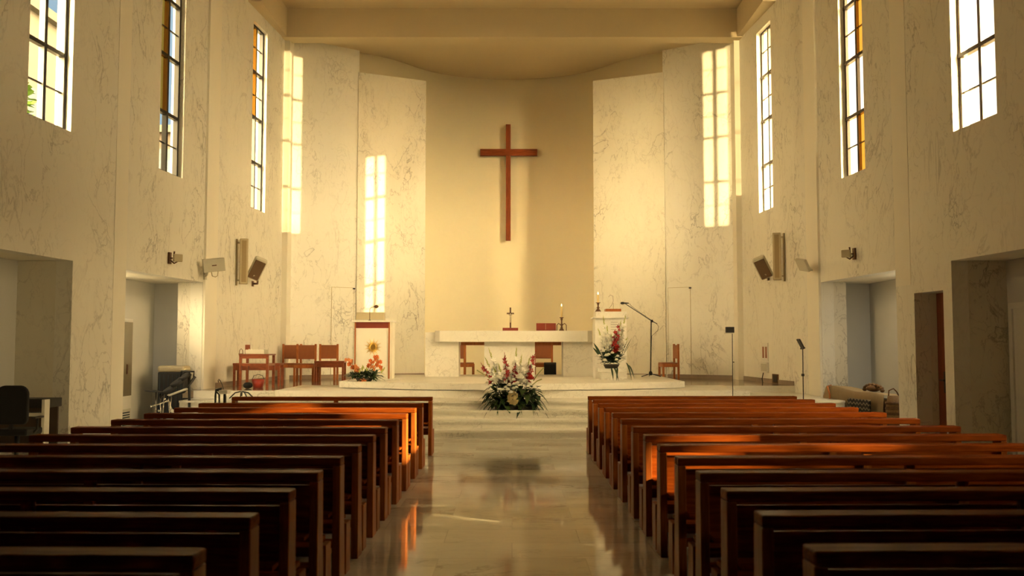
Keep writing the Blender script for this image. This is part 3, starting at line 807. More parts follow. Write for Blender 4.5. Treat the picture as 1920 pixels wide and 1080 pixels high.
for (px, py, n) in ((1131, 594, 13), (1173, 592, 15), (1138, 612, 11), (1122, 618, 10), (1164, 604, 12), (1156, 622, 10), (1128, 634, 9), (1168, 620, 10), (1176, 634, 8), (1146, 628, 8)):
    tip = hp(px, py, random.uniform(-.08, .06)); base = cb+Vector(((tip.x-cb.x)*.3, random.uniform(-.06, .04), 0))
    gladiolus(fr_, o, base, tip, 'petal', n+3, .078)
for (px, py) in ((1160, 609), (1154, 620), (1157, 648)):
    tip = hp(px, py, -.14); base = cb+Vector(((tip.x-cb.x)*.4, -.05, 0))
    gladiolus(fr_, o, base, tip, 'red', 7, .075, .1, 'red_gladiolus', 'red')
for (px, py, r, col) in ((1157, 653, .07, 'red'), (1137, 668, .06, 'petal'), (1141, 666, .05, 'petal'), (1134, 677, .055, 'petal'), (1170, 671, .06, 'petal'), (1156, 676, .05, 'petal'), (1163, 679, .055, 'petal'),
                         (1167, 676, .05, 'petal'), (1148, 663, .05, 'petal'), (1124, 668, .045, 'petal'), (1122, 683, .045, 'petal'), (1158, 669, .045, 'petal'), (1165, 660, .05, 'petal'), (1130, 660, .05, 'petal'), (1129, 683, .04, 'petal')):
    mb = MB(o); rose(mb, hp(px, py, -.40), r*1.2); mb.build('rose' if col == 'petal' else 'red_rose', M[col], fr_)

# boom microphone stand on the dais
ym_ = 24.6
xs = at(1220, 700, Y=ym_).x
mc = thing('microphone_stand', 'black boom microphone stand on the dais right of the altar', 'microphone stand', (xs, ym_, ZD))
o = mc.location
def mp_(px, py, dy=0): return at(px, py, Y=ym_+dy)
MB(o).tube([(xs, ym_, ZD+.05), mp_(1221, 603)], .014, 8).build('pole', M['black'], mc)
MB(o).tube([mp_(1232, 607, .05), mp_(1222, 602), mp_(1173, 570, -.2)], .010, 8).build('boom', M['black'], mc)
MB(o).cbox(mp_(1222, 602), .06, .06, .07).build('clutch', M['black'], mc)
MB(o).lathe((0, 0, 0), [(.012, -.14), (.02, -.02), (.032, 0), (.034, .05), (.012, .08)], 10, Matrix.Translation(mp_(1169, 568.5, -.2)) @ Matrix.Rotation(-PI/2, 4, 'Y')).build('microphone', M['blackp'], mc)
MB(o).lathe((xs, ym_, ZD), [(.03, .04), (.045, .06), (.045, .12), (.02, .15)], 10).build('hub', M['black'], mc)
for a in (200, 340, 90):
    d = Vector((math.cos(math.radians(a)), math.sin(math.radians(a)), 0))
    MB(o).tube([Vector((xs, ym_, ZD+.075))+d*.03, Vector((xs, ym_, ZD+.012))+d*.27], .011, 6).build('leg', M['black'], mc)
MB(o).tube([mp_(1180, 569, -.2), mp_(1184, 574, -.18), mp_(1200, 586, -.1), mp_(1230, 606, .04), mp_(1235, 612, .04), mp_(1233, 620, .03), mp_(1222, 630, -.02), mp_(1221, 660, -.03), mp_(1220, 700, -.03)], .005, 5).build('cable', M['blackp'], mc)

# large wall cross
yc = 31.42
def cp(px, py): return at(px, py, Y=yc)
wc = thing('wall_cross', 'large plain wooden cross hanging on the curved apse wall', 'cross', (cp(953, 340).x, yc+.2, cp(953, 450).z))
o = wc.location
MB(o).box(cp(948.5, 240).x, cp(957.5, 240).x, yc, yc+.11, cp(953, 451).z, cp(953, 233).z).build('upright', M['cross'], wc, .006)
M['cross2'] = wood('crossbar_wood', (.15, .030, .010), (.27, .065, .02), .4, (1.2, 9, 9), .1)
MB(o).box(cp(900.5, 286).x, cp(1007.5, 286).x, yc-.025, yc+.09, cp(953, 292).z, cp(953, 279.5).z).build('crossbar', M['cross2'], wc, .006)
MB(o).box(cp(951, 240).x, cp(955, 240).x, yc+.1, 31.72, cp(953, 300).z, cp(953, 290).z).build('wall_bracket', M['black'], wc)
# small hanging microphone
hm = thing('hanging_microphone', 'tiny black microphone hanging from the chancel ceiling', 'microphone', at(952, 70, Y=27.6))
p = hm.location
MB(p).tube([p+Vector((0, 0, .02)), (p.x, p.y, 10.902)], .01, 6).build('cable', M['black'], hm)
MB(p).lathe(p, [(.008, -.06), (.03, -.01), (.07, .03), (.07, .045)], 10).build('head', M['black'], hm)

# ------------------------------------------------------------------ wooden chairs
def make_chair(name, label, loc, rz, group='wooden chairs'):
    r = thing(name, label, 'chair', (0, 0, 0), group)
    w = .25; hb = 1.02
    for sx_, sy, h in ((-1, -1, .45), (1, -1, .45), (-1, 1, hb), (1, 1, hb)):
        MB().box(sx_*w-.028, sx_*w+.028, sy*.22-.028, sy*.22+.028, 0, h).build('leg', M['chair'], r, .005)
    mb = MB()
    mb.box(-w, w, -.245, -.205, .36, .45); mb.box(-w, w, .205, .24, .36, .45); mb.box(-w-.02, -w+.015, -.22, .22, .36, .45); mb.box(w-.015, w+.02, -.22, .22, .36, .45)
    mb.build('seat_frame', M['chair'], r)
    MB().box(-w-.01, w+.01, -.25, .2, .45, .485).build('seat', M['leather'], r, .01)
    MB().box(-w+.02, w-.02, .2, .235, .60, .99).build('backrest', M['leather'], r, .01)
    r.location = loc; r.rotation_euler = (0, 0, rz)
    return r
def cpos(px, Y, z=ZC): return (at(px, 690, Y=Y).x, Y, z)
ch0 = make_chair('wooden_chair', 'orange-brown wooden chair against the left chancel wall, nearest the side table', cpos(544, 26.3), 0)
def another(src, label, loc, rz):
    c = copy_tree(src); c['label'] = label; c.location = loc; c.rotation_euler = (0, 0, rz); return c
another(ch0, 'wooden armless chair, middle one of the three by the left chancel wall', cpos(572, 25.75), .06)
another(ch0, 'wooden chair standing behind the low bench beside the lectern', cpos(613.5, 26.6), 0)
another(ch0, 'orange wooden chair behind the altar, seen through its left gap', cpos(866, 27.1, ZC), 2.6)
another(ch0, 'dark wooden chair behind the altar, seen through its right gap', cpos(1018, 27.0, ZC), -.1)
another(ch0, 'wooden chair standing alone at the right chancel wall', cpos(1254, 27.1), -1.5)
# black bag/keyboard beneath right gap
bx = thing('black_speaker_box', 'black box standing behind the altar at its right gap', 'box', (at(1032, 690, Y=26.55).x, 26.55, ZC))
MB(bx.location).box(bx.location.x-.18, bx.location.x+.16, 26.42, 26.66, ZC, ZC+.5).build('body', M['blackp'], bx, .01)
MB(bx.location).box(bx.location.x-.15, bx.location.x+.13, 26.41, 26.422, ZC+.05, ZC+.45).build('front_grille', M['fabric'], bx)
# benches
def bench(name, label, x0, x1, y, h, z=ZC, d=.4):
    t = thing(name, label, 'bench', ((x0+x1)/2, y, z)); o = t.location
    MB(o).box(x0, x1, y, y+d, z+h-.05, z+h).build('seat', M['table'], t, .006)
    for xx in (x0+.01, x1-.06):
        for yy in (y+.01, y+d-.06):
            MB(o).box(xx, xx+.05, yy, yy+.05, z, z+h-.049).build('leg', M['table'], t)
    MB(o).box(x0+.06, x1-.06, y+.02, y+.045, z+h-.17, z+h-.049).build('apron', M['table'], t)
    return t
bench('wooden_bench', 'long low wooden bench behind the side table at the left wall', at(436, 690, Y=22.6).x, at(525, 690, Y=22.6).x, 22.6, at(480, 681, Y=22.6).z-ZC)
bench('wooden_side_bench', 'low wooden bench between the chairs and the lectern', at(589, 690, Y=25.4).x, at(645, 690, Y=25.4).x, 25.4, at(600, 677, Y=25.4).z-ZC)
# side table with objects
yt = 21.1
xt0, xt1 = at(448, 690, Y=yt).x, at(503, 690, Y=yt).x; zt2 = at(480, 664, Y=yt).z
tb = thing('side_table', 'dark red wooden side table with a lower shelf at the left wall', 'table', ((xt0+xt1)/2, yt+.3, ZC)); o = tb.location
MB(o).box(xt0-.01, xt1+.01, yt-.01, yt+.62, zt2-.03, zt2).build('top', M['table'], tb, .005)
for xx in (xt0, xt1-.055):
    for yy in (yt, yt+.55):
        MB(o).box(xx, xx+.055, yy, yy+.055, ZC, zt2-.03).build('leg', M['table'], tb)
MB(o).box(xt0+.05, xt1-.05, yt+.005, yt+.03, zt2-.10, zt2-.029).build('apron', M['table'], tb)
zs_ = at(480, 682, Y=yt).z
MB(o).box(xt0+.003, xt1-.003, yt+.003, yt+.6, zs_-.05, zs_).build('shelf', M['table'], tb)
mx_ = thing('mixer', 'flat grey mixer box on top of the side table', 'mixer', ((at(479, 660, Y=yt+.3).x), yt+.3, zt2)); o = mx_.location
MB(o).box(at(462, 660, Y=yt+.2).x, at(497, 660, Y=yt+.2).x, yt+.12, yt+.5, zt2, zt2+.10).build('body', M['beige2'], mx_, .008)
mb = MB(o)
for j in range(6): mb.lathe((at(466+5.2*j, 660, Y=yt+.2).x, yt+.25, zt2+.10), [(.012, 0), (.012, .015)], 8)
mb.build('knobs', M['white'], mx_)
bw = MB((at(464, 660, Y=yt+.53).x, yt+.54, zt2))
bw.cbox((at(464, 660, Y=yt+.53).x, yt+.545, zt2+.105), .10, .08, .21)
tag(bw.build('wooden_block', M['doorw'], None, .006), 'small upright dark wooden block behind the mixer on the side table', 'block')
wl = thing('wire_handle', 'small wire handle standing at the left end of the side table', 'handle', (at(452, 662, Y=yt+.2).x, yt+.2, zt2)); o = wl.location
MB(o).tube([o+Vector((-.04, 0, .0)), o+Vector((-.035, 0, .08)), o+Vector((0, 0, .125)), o+Vector((.035, 0, .08)), o+Vector((.04, 0, 0))], .008, 6).build('loop', M['bronze'], wl)
MB(o).box(o.x-.05, o.x+.05, o.y-.03, o.y+.03, zt2, zt2+.012).build('foot', M['bronze'], wl)
pb = thing('red_bucket', 'red bucket on the floor under the side table', 'bucket', (at(484, 715, Y=21.9).x, 21.9, ZC)); o = pb.location
MB(o).lathe(o, [(.11, 0), (.15, .2), (.14, .2), (.10, .02)], 16).build('body', M['redpot'], pb)
MB(o).tube([o+Vector((-.145, 0, .19)), o+Vector((-.1, 0, .28)), o+Vector((0, 0, .31)), o+Vector((.1, 0, .28)), o+Vector((.145, 0, .19))], .006, 5).build('handle', M['black'], pb)
bb = MB((at(466, 715, Y=21.5).x, 21.45, ZC)); bb.ball(bb.o+Vector((0, 0, .075)), .11, .68, 12, 8)
tag(bb.build('black_bag', M['fabric']), 'round black bag on the floor beside the red bucket', 'bag')
# black low tripod and gear at the left end of the front pew
tr = thing('tripod_base', 'black tripod feet on the step behind the front left pew', 'tripod', (at(453, 735, Y=20.2).x, 20.2, .64)); o = tr.location
MB(o).tube([o+Vector((0, 0, .06)), o+Vector((0, 0, .17))], .02, 8).build('stub', M['black'], tr)
for a in (180, 10, 80, 280):
    d = Vector((math.cos(math.radians(a)), math.sin(math.radians(a)), 0))
    MB(o).tube([o+Vector((0, 0, .16))+d*.02, o+d*.14+Vector((0, 0, .13)), o+d*.26+Vector((0, 0, .012))], .014, 6).build('leg', M['black'], tr)
yk = 16.4
ks = thing('folding_stand', 'black folding stand with a gooseneck lamp beyond the front left pew', 'stand', (at(410, 740, Y=yk).x, yk, 0)); o = ks.location
def kp(px, py, dy=0): return at(px, py, Y=yk+dy)
MB(o).tube([(kp(404, 740).x, yk, 0.0), kp(404, 742), kp(405, 731), kp(416, 728)], .018, 8).build('frame', M['black'], ks)
MB(o).tube([kp(404, 733), kp(411, 740), (kp(414, 740).x, yk, .0)], .016, 8).build('brace', M['black'], ks)
MB(o).tube([kp(415, 731), kp(411, 733), kp(405, 732)], .014, 6).build('arm', M['black'], ks)
MB(o).tube([kp(419, 730), kp(417, 722), kp(413, 714), kp(410, 711), kp(409, 713), kp(409.5, 717)], .007, 6).build('gooseneck', M['black'], ks)
MB(o).box(kp(412, 736).x, kp(428, 736).x, yk-.06, yk+.14, kp(420, 738.5).z, kp(420, 731.5).z).build('box', M['white'], ks, .006)
MB(o).box(kp(421, 738).x-.02, kp(421, 738).x+.02, yk, yk+.05, 0, kp(420, 738).z).build('box_post', M['black'], ks)

# ------------------------------------------------------------------ stands at the right
def on_step(y):
    for yy, z in ((20.85, ZC), (19.61, .64), (19.16, .48), (18.71, .32), (18.26, .16)):
        if y > yy: return z
    return 0
y1 = 20.0; x_ = at(1373, 680, Y=y1).x; zf = .64
ls = thing('music_stand', 'thin black stand with a small black box on top, right of the steps', 'stand', (x_, y1, zf)); o = ls.location
MB(o).tube([(x_, y1, zf), at(1373, 624, Y=y1)], .009, 8).build('pole', M['black'], ls)
MB(o).box(at(1361, 620, Y=y1).x, at(1376, 620, Y=y1).x, y1-.05, y1+.05, at(1361, 624, Y=y1).z, at(1361, 613, Y=y1).z).build('box', M['blackp'], ls, .006)
MB(o).box(at(1359, 620, Y=y1).x, at(1374, 620, Y=y1).x, y1-.1, y1+.06, at(1361, 625.5, Y=y1).z, at(1361, 623.8, Y=y1).z).build('tray', M['beige2'], ls)
MB(o).lathe((x_+.03, y1, at(1373, 679, Y=y1).z), [(.012, -.012), (.016, 0), (.012, .012)], 8).build('knob', M['black'], ls)
MB(o).lathe((x_, y1, zf), [(.14, 0), (.14, .012), (.02, .03)], 16).build('base', M['black'], ls)
y2 = 18.95; x_ = at(1505, 690, Y=y2).x; zf = .32
m2 = thing('folding_music_stand', 'black music stand with tilted desk against the right wall', 'stand', (x_, y2, zf)); o = m2.location
MB(o).tube([(x_, y2, zf+.02), at(1505, 652, Y=y2)], .010, 8).build('pole', M['black'], m2)
a = at(1505, 652, Y=y2); b = at(1496.5, 636, Y=y2); n_ = (b-a).normalized()
w_ = Vector((0, 1, 0)); w_ = (w_-n_*w_.dot(n_)).normalized(); u_ = w_.cross(n_)
T = Matrix(((u_.x, w_.x, n_.x, a.x), (u_.y, w_.y, n_.y, a.y), (u_.z, w_.z, n_.z, a.z), (0, 0, 0, 1)))
MB(o).box(-.012, .012, -.10, .10, 0, (b-a).length, T).build('desk', M['blackp'], m2)
MB(o).box(-.03, .02, -.10, .10, -.02, 0, T).build('ledge', M['blackp'], m2)
MB(o).cbox((x_, y2, at(1505, 703, Y=y2).z), .05, .05, .05).build('clamp', M['black'], m2)
for aa in (20, 140, 260):
    d = Vector((math.cos(math.radians(aa)), math.sin(math.radians(aa)), 0))
    MB(o).tube([o+Vector((0, 0, .22)), o+d*.22+Vector((0, 0, .012))], .011, 6).build('leg', M['black'], m2)

# ------------------------------------------------------------------ wall fixtures
def onwall(s, px, py, off=0):
    y = wally(px); p = at(px, py, Y=y)
    return Vector((s*(wallx(y)-off), y, p.z))
def axes(s):
    """matrix: local x = along the wall toward the altar, y = into the room, z up"""
    u = Vector((-s*.07, 1, 0)).normalized(); n = Vector((-s, -.07, 0)).normalized()
    return u, n
def frame_m(s, p, yaw=0):
    u, n = axes(s)
    R = Matrix((( u.x, n.x, 0, p.x), (u.y, n.y, 0, p.y), (0, 0, 1, p.z), (0, 0, 0, 1)))
    return R
def facing(p, d, roll=0):
    """local -Y looks along d"""
    d = Vector(d).normalized(); z = Vector((0, 0, 1)); x = d.cross(z).normalized()*-1; zz = x.cross(-d)
    R = Matrix(((x.x, -d.x, zz.x, p[0]), (x.y, -d.y, zz.y, p[1]), (x.z, -d.z, zz.z, p[2]), (0, 0, 0, 1)))
    return R @ Matrix.Rotation(roll, 4, 'Y')
for s, nm, cpx, cy0, cy1, tpx, tpy in ((-1, 'left', 441, 448, 533, 482, 504), (1, 'right', 1473, 437, 525, 1430, 502)):
    p = onwall(s, cpx, (cy0+cy1)/2); hgt = at(cpx, cy0, Y=p.y).z-at(cpx, cy1, Y=p.y).z
    t = thing('column_speaker', 'tall narrow beige column speaker on the %s wall' % nm, 'speaker', p, 'column speakers'); o = p
    R = frame_m(s, p)
    MB(o).box(-.03, .03, 0, .03, -hgt/2-.03, hgt/2, R).build('wall_rail', M['beige'], t)
    D = facing(p+axes(s)[1]*.20+Vector((0, -.02, 0)), (-s*.35, -1, 0))
    MB(o).box(-.10, .10, -.08, .08, -hgt/2, hgt/2, D).build('cabinet', M['beige'], t, .012)
    MB(o).box(-.055, .055, -.088, -.078, -hgt/2+.05, hgt/2-.05, D).build('grille', M['colgrille'], t)
    mb = MB(o)
    for zz in (-hgt/2+.1, hgt/2-.1): mb.box(-.02, .02, .0, .2, zz-.015, zz+.015, R)
    mb.build('bracket', M['beige'], t)
    # tilted speaker
    p = onwall(s, 472 if s < 0 else 1443, 532 if s < 0 else 521)
    t = thing('tilted_speaker', 'brown-fronted beige speaker tilted down on the %s wall near the chancel' % nm, 'speaker', p, 'tilted wall speakers'); o = p
    c = at(tpx, tpy, Y=p.y-(.6 if s < 0 else .85))
    D = facing(c, (-s*.25, -1, -.45), -s*math.radians(24))
    MB(o).box(-.165, .165, -.08, .13, -.30, .30, D).build('cabinet', M['beige2'], t, .05)
    MB(o).box(-.135, .135, -.095, -.075, -.265, .245, D).build('grille', M['grille'], t, .01)
    MB(o).lathe((0, 0, 0), [(.022, -.004), (.022, .006)], 10, D @ Matrix.Translation((0, -.095, -.17)) @ Matrix.Rotation(PI/2, 4, 'X')).build('badge', M['chrome'], t)
    q = p+axes(s)[1]*.02
    mb = MB(o).tube([p+axes(s)[1]*.03, p+axes(s)[1]*.14, c+Vector((0, .1, -.12))], .025, 8)
    mb.box(-.05, .05, 0.004, .03, -.07, .07, frame_m(s, p)); mb.build('bracket', M['bronze'], t)
# floodlight / monitor left
p = onwall(-1, 381, 518)
t = thing('wall_floodlight', 'pale rectangular floodlight on an arm on the left wall', 'floodlight', p); o = p
c = at(401, 497, Y=p.y-.3)
D = facing(c, (.55, -1, -.25), math.radians(-8))
MB(o).box(-.24, .24, -.05, .06, -.15, .15, D).build('housing', M['beige2'], t, .015)
MB(o).box(-.05, .05, -.056, -.048, -.012, .012, D).build('badge', M['bronze'], t)
MB(o).tube([p, p+Vector((.06, -.08, 0)), p+Vector((.12, -.18, .02)), c+Vector((-.14, .04, -.12))], .025, 8).build('arm', M['beige2'], t)
MB(o).tube([c+Vector((-.06, 0, -.13)), c+Vector((-.03, 0, -.25)), c+Vector((.04, 0, -.27)), c+Vector((.09, 0, -.24)), c+Vector((.1, 0, -.13))], .009, 6).build('cable', M['beige'], t)
MB(o).box(-.05, .05, 0, .05, -.08, .12, frame_m(-1, p)).build('wall_plate', M['beige2'], t)
p = onwall(1, 1528, 508)
t = thing('wall_lamp', 'white floodlight seen from behind on the right wall', 'floodlight', p); o = p
c = at(1505, 497, Y=p.y-.3)
D = facing(c, (-1, -.12, -.55), math.radians(10))
MB(o).box(-.22, .22, -.03, .04, -.15, .15, D).build('housing', M['beige2'], t, .012)
MB(o).box(-.08, .08, .04, .09, -.06, .06, D).build('junction_box', M['bronze'], t, .01)
MB(o).tube([p, p+Vector((-.10, -.06, .03)), c+Vector((.1, .02, .02))], .022, 8).build('arm', M['white'], t)
MB(o).box(-.05, .05, 0, .04, -.1, .12, frame_m(1, p)).build('wall_plate', M['white'], t)
for s, px, py in ((-1, 314, 484), (1, 1606, 476)):
    p = onwall(s, px, py)
    nm = 'left' if s < 0 else 'right'
    t = thing('spotlight_bracket', 'small grey clamp spotlight high on the %s wall' % nm, 'spotlight', p, 'clamp spotlights'); o = p
    R = frame_m(s, p)
    MB(o).box(-.05, .05, 0, .04, -.12, .12, R).build('wall_plate', M['bronze'], t)
    MB(o).tube([p, p+axes(s)[1]*.1, p+axes(s)[1]*.12+Vector((0, 0, .14))], .018, 6).build('hook', M['bronze'], t)
    c = p+axes(s)[1]*.2+Vector((0, -.02, 0))
    D = facing(c, (-s*.6, -1, -.1))
    MB(o).box(-.09, .09, -.07, .07, -.08, .08, D).build('lamp_head', M['beige'], t, .02)
    MB(o).tube([p+axes(s)[1]*.03+Vector((0, 0, -.04)), p+axes(s)[1]*.12+Vector((0, 0, -.11)), c+Vector((0, 0, -.07))], .016, 6).build('arm', M['bronze'], t)
# right low wall: notice, box, vent, hook
p = onwall(1, 1434, 660)
t = thing('notice_board', 'small white notice with two red columns on the right chancel wall', 'notice', p); o = p; R = frame_m(1, p)
MB(o).box(-.25, .25, 0.006, .02, -.24, .24, R).build('board', M['white'], t)
for a_ in (-.17, .05): MB(o).box(a_, a_+.13, .013, .022, -.16, .14, R).build('red_column', M['leather'], t)
p = onwall(1, 1434, 689)
t = thing('switch_box', 'white electrical box under the notice on the right wall', 'box', p); o = p; R = frame_m(1, p)
MB(o).box(-.26, .26, 0, .05, -.14, .14, R).build('body', M['white'], t, .006)
MB(o).box(-.22, .22, .05, .056, -.10, .10, R).build('cover', M['beige2'], t)
MB(o).tube([R @ Vector((.1, .03, -.14)), R @ Vector((.12, .06, -.3)), R @ Vector((.14, .03, -.45))], .012, 6).build('plug_cable', M['black'], t)
p = onwall(1, 1453, 714)
t = thing('wall_vent', 'dark floor-level vent grille in the right chancel wall', 'vent', p); o = p; R = frame_m(1, p)
zz = p.z-(ZC+.005)
MB(o).box(-.2, .2, 0, .03, -zz, .17, R).build('frame', M['bronze'], t)
for j in range(3): MB(o).box(-.16+j*.11, -.06+j*.11, .03, .036, -zz+.03, .14, R).build('louvre', M['black'], t)
p = onwall(1, 1522, 722)
t = thing('wall_cable', 'thin grey cable hooked on the right wall by the music stand', 'cable', p); o = p; R = frame_m(1, p)
MB(o).tube([R @ Vector((0, .004, .1)), R @ Vector((.02, .02, .05)), R @ Vector((0, .01, 0)), R @ Vector((-.05, .012, -.06)), R @ Vector((-.06, .012, -.6))], .008, 6).build('cord', M['bronze'], t)
MB(o).box(-.03, .03, 0, .015, .06, .13, R).build('hook', M['beige2'], t)

# ------------------------------------------------------------------ left niches
t = thing('tall_cabinet', 'tall white cabinet with a brown glass door in the left niche', 'cabinet', (-OX+.2, 19.0, 0)); o = t.location
zc_ = at(240, 598, Y=19.4).z; X0 = -OX+.005; X1 = -8.0
MB(o).box(X0, X1, 18.7, 19.72, 0, zc_).build('body', M['white'], t, .008)
d = MB(o).box(X1, X1+.02, 18.76, 19.66, at(240, 742, Y=19.5).z, at(240, 604, Y=19.5).z).build('glass_door', M['smoked'], t)
MB(o).box(X1+.02, X1+.04, 19.38, 19.42, 1.2, 1.4).build('handle', M['bronze'], d)
d = MB(o).box(X1, X1+.015, 18.78, 19.66, .08, .48).build('lower_panel', M['beige2'], t)
for j in range(6): MB(o).box(X1+.014, X1+.022, 18.9, 19.6, .14+j*.05, .165+j*.05).build('louvre', M['pane'], d)
t = thing('air_cooler', 'dark grey portable air cooler with a cream top in the left niche', 'air cooler', (at(318, 760, Y=20.9).x, 20.9, 0)); o = t.location
xa, xb = at(295, 720, Y=20.7).x, at(345, 720, Y=20.7).x; za = at(318, 686, Y=20.7).z
MB(o).box(xa, xb, 20.7, 21.1, 0.03, za-.14).build('body', M['blackp'], t, .02)
MB(o).box(xa-.01, xb+.01, 20.69, 21.11, za-.14, za).build('top_cover', M['beige'], t, .05)
for j in range(6): 
    x = xa+.06+j*(xb-xa-.12)/5; MB(o).box(x-.012, x+.012, 20.68, 20.7, .2, za-.2).build('louvre', M['pane'], t)
MB(o).box(xa, xa+.05, 20.72, 21.08, 0, .031).build('foot', M['black'], t); MB(o).box(xb-.05, xb, 20.72, 21.08, 0, .031).build('foot', M['black'], t)
# drum kit
yd = 19.6
t = thing('drum_set', 'black electronic drum set with a cymbal and chrome stands in the left niche', 'drum set', (at(325, 770, Y=yd).x, yd, 0)); o = t.location
def dp(px, py, dy=0): return at(px, py, Y=yd+dy)
cy = dp(290, 734)
st_ = MB(o).tube([(cy.x+.03, yd, .0), (cy.x+.03, yd, cy.z)], .012, 8).build('cymbal_stand', M['chrome'], t)
MB(o).lathe((0, 0, 0), [(.21, 0), (.10, .012), (.035, .03), (.005, .032)], 20, Matrix.Translation(cy) @ Matrix.Rotation(math.radians(6), 4, 'Y')).build('cymbal', M['black'], t)
for (px, x2) in ((308, 300), (315, 322), (300, 306), (322, 318), (312, 334)):
    a = dp(px, 738); MB(o).tube([a, (dp(x2, 775).x, yd+random.uniform(-.15, .15), 0.0)], .014, 8).build('stand_leg', M['chrome'], t)
mb = MB(o)
for (px, py) in ((315, 740), (300, 757), (313, 752), (283, 762), (309, 748), (298, 770)): mb.ball(dp(px, py, -.06), .026)
mb.tube([dp(283, 762, -.05), dp(300, 757, -.05), dp(313, 752, -.05)], .016, 6); mb.build('clamp', M['chrome'], t)
for (px, py, r) in ((318, 730, .15), (334, 716, .17), (346, 706, .14)):
    a = dp(px, py); MB(o).lathe((0, 0, 0), [(r, -.04), (r, .03), (r-.02, .035)], 18, Matrix.Translation(a) @ Matrix.Rotation(.35, 4, 'X') @ Matrix.Rotation(-.45, 4, 'Y')).build('drum_pad', M['blackp'], t)
MB(o).tube([dp(355, 770), dp(355, 700)], .03, 8).build('rack_post', M['black'], t)
MB(o).tube([(dp(355, 770).x, yd, 0), dp(355, 768)], .03, 8).build('rack_foot', M['black'], t)
MB(o).tube([dp(322, 741), dp(345, 735), dp(366, 706)], .03, 8).build('rack_rail', M['black'], t)
MB(o).tube([dp(338, 709), dp(340, 695.5), dp(364, 697), dp(363, 707)], .018, 6).build('handle_frame', M['black'], t)
MB(o).box(-.2, .2, -.12, .12, -.02, .02, Matrix.Translation(dp(336, 735)) @ Matrix.Rotation(-.35, 4, 'Y')).build('module', M['beige2'], t, .01)
MB(o).tube([dp(336, 735), dp(352, 730)], .015, 6).build('module_arm', M['black'], t)
MB(o).tube([dp(300, 745), dp(330, 722), dp(350, 707)], .022, 8).build('cross_rail', M['black'], t)
# office chair and keyboard desk, left niche nearest the camera
yo_ = 14.2; xo = at(34, 760, Y=yo_).x
t = thing('office_chair', 'black swivel office chair in the near left niche', 'office chair', (xo, yo_, 0)); o = t.location
zt_ = at(34, 722, Y=yo_).z; zs0 = .5
R = Matrix.Translation((xo, yo_-.16, (zt_+.62)/2)) @ Matrix(((1, 0, 0, 0), (0, 0, -1, 0), (0, 1, 0, 0), (0, 0, 0, 1)))
hw = .24; hh_ = (zt_-.62)/2; pts = []
for (cx_, cy_, a0) in ((hw-.13, hh_-.13, 0), (-hw+.13, hh_-.13, 90), (-hw+.08, -hh_+.08, 180), (hw-.08, -hh_+.08, 270)):
    rr = .13 if a0 < 180 else .08
    for j in range(6):
        a = math.radians(a0+j*18); pts.append((cx_+rr*math.cos(a), cy_+rr*math.sin(a)))
MB(o).prism(pts, -.035, .035, R).build('backrest', M['fabric'], t, .02)
MB(o).box(xo-.25, xo+.25, yo_-.2, yo_+.28, zs0-.05, zs0+.05).build('seat', M['fabric'], t, .03)
MB(o).box(xo-.03, xo+.03, yo_-.19, yo_-.16, zs0-.04, .75).build('back_bar', M['blackp'], t)
MB(o).tube([(xo, yo_, .1), (xo, yo_, zs0-.04)], .035, 10).build('column', M['black'], t)
for sg in (-1, 1):
    MB(o).tube([(xo+sg*.24, yo_, zs0-.02), (xo+sg*.30, yo_, zs0+.04), (xo+sg*.30, yo_, .70)], .02, 8).build('armrest_post', M['blackp'], t)
    MB(o).box(xo+sg*.30-.035, xo+sg*.30+.035, yo_-.13, yo_+.14, .70, .73).build('armrest', M['blackp'], t, .01)
for j in range(5):
    a = 2*PI*j/5+.3; e = Vector((xo+.3*math.cos(a), yo_+.3*math.sin(a), .07))
    l = MB(o).tube([(xo, yo_, .12), e], .022, 6).build('base_arm', M['black'], t); MB(o).ball((e.x, e.y, .035), .035).build('caster', M['black'], l)
ye = 14.85
xr = at(97, 760, Y=ye).x; zk = at(60, 748, Y=ye).z
t = thing('electric_organ', 'dark electric organ with white end posts in the near left niche', 'organ', ((xr+-8.3)/2, ye+.3, 0)); o = t.location
MB(o).box(-8.31, xr-.04, ye, ye+.42, zk-.14, zk).build('cabinet', M['blackp'], t, .008)
k_ = MB(o).box(-8.28, xr-.05, ye-.2, ye+.01, zk-.26, zk-.21).build('keyboard', M['white'], t)
mb = MB(o)
for j in range(24):
    x = -8.25+j*(xr-.08+8.25)/24; mb.box(x, x+.012, ye-.12, ye, zk-.211, zk-.20)
mb.build('black_keys', M['black'], k_)
MB(o).box(xr-.05, xr, ye-.22, ye-.06, 0, zk).build('end_post', M['white'], t, .004); MB(o).box(-8.32, -8.29, ye-.22, ye+.42, 0, zk).build('end_post', M['white'], t)
MB(o).box(-8.29, xr-.05, ye+.3, ye+.34, .1, zk-.14).build('back_board', M['rear'], t)

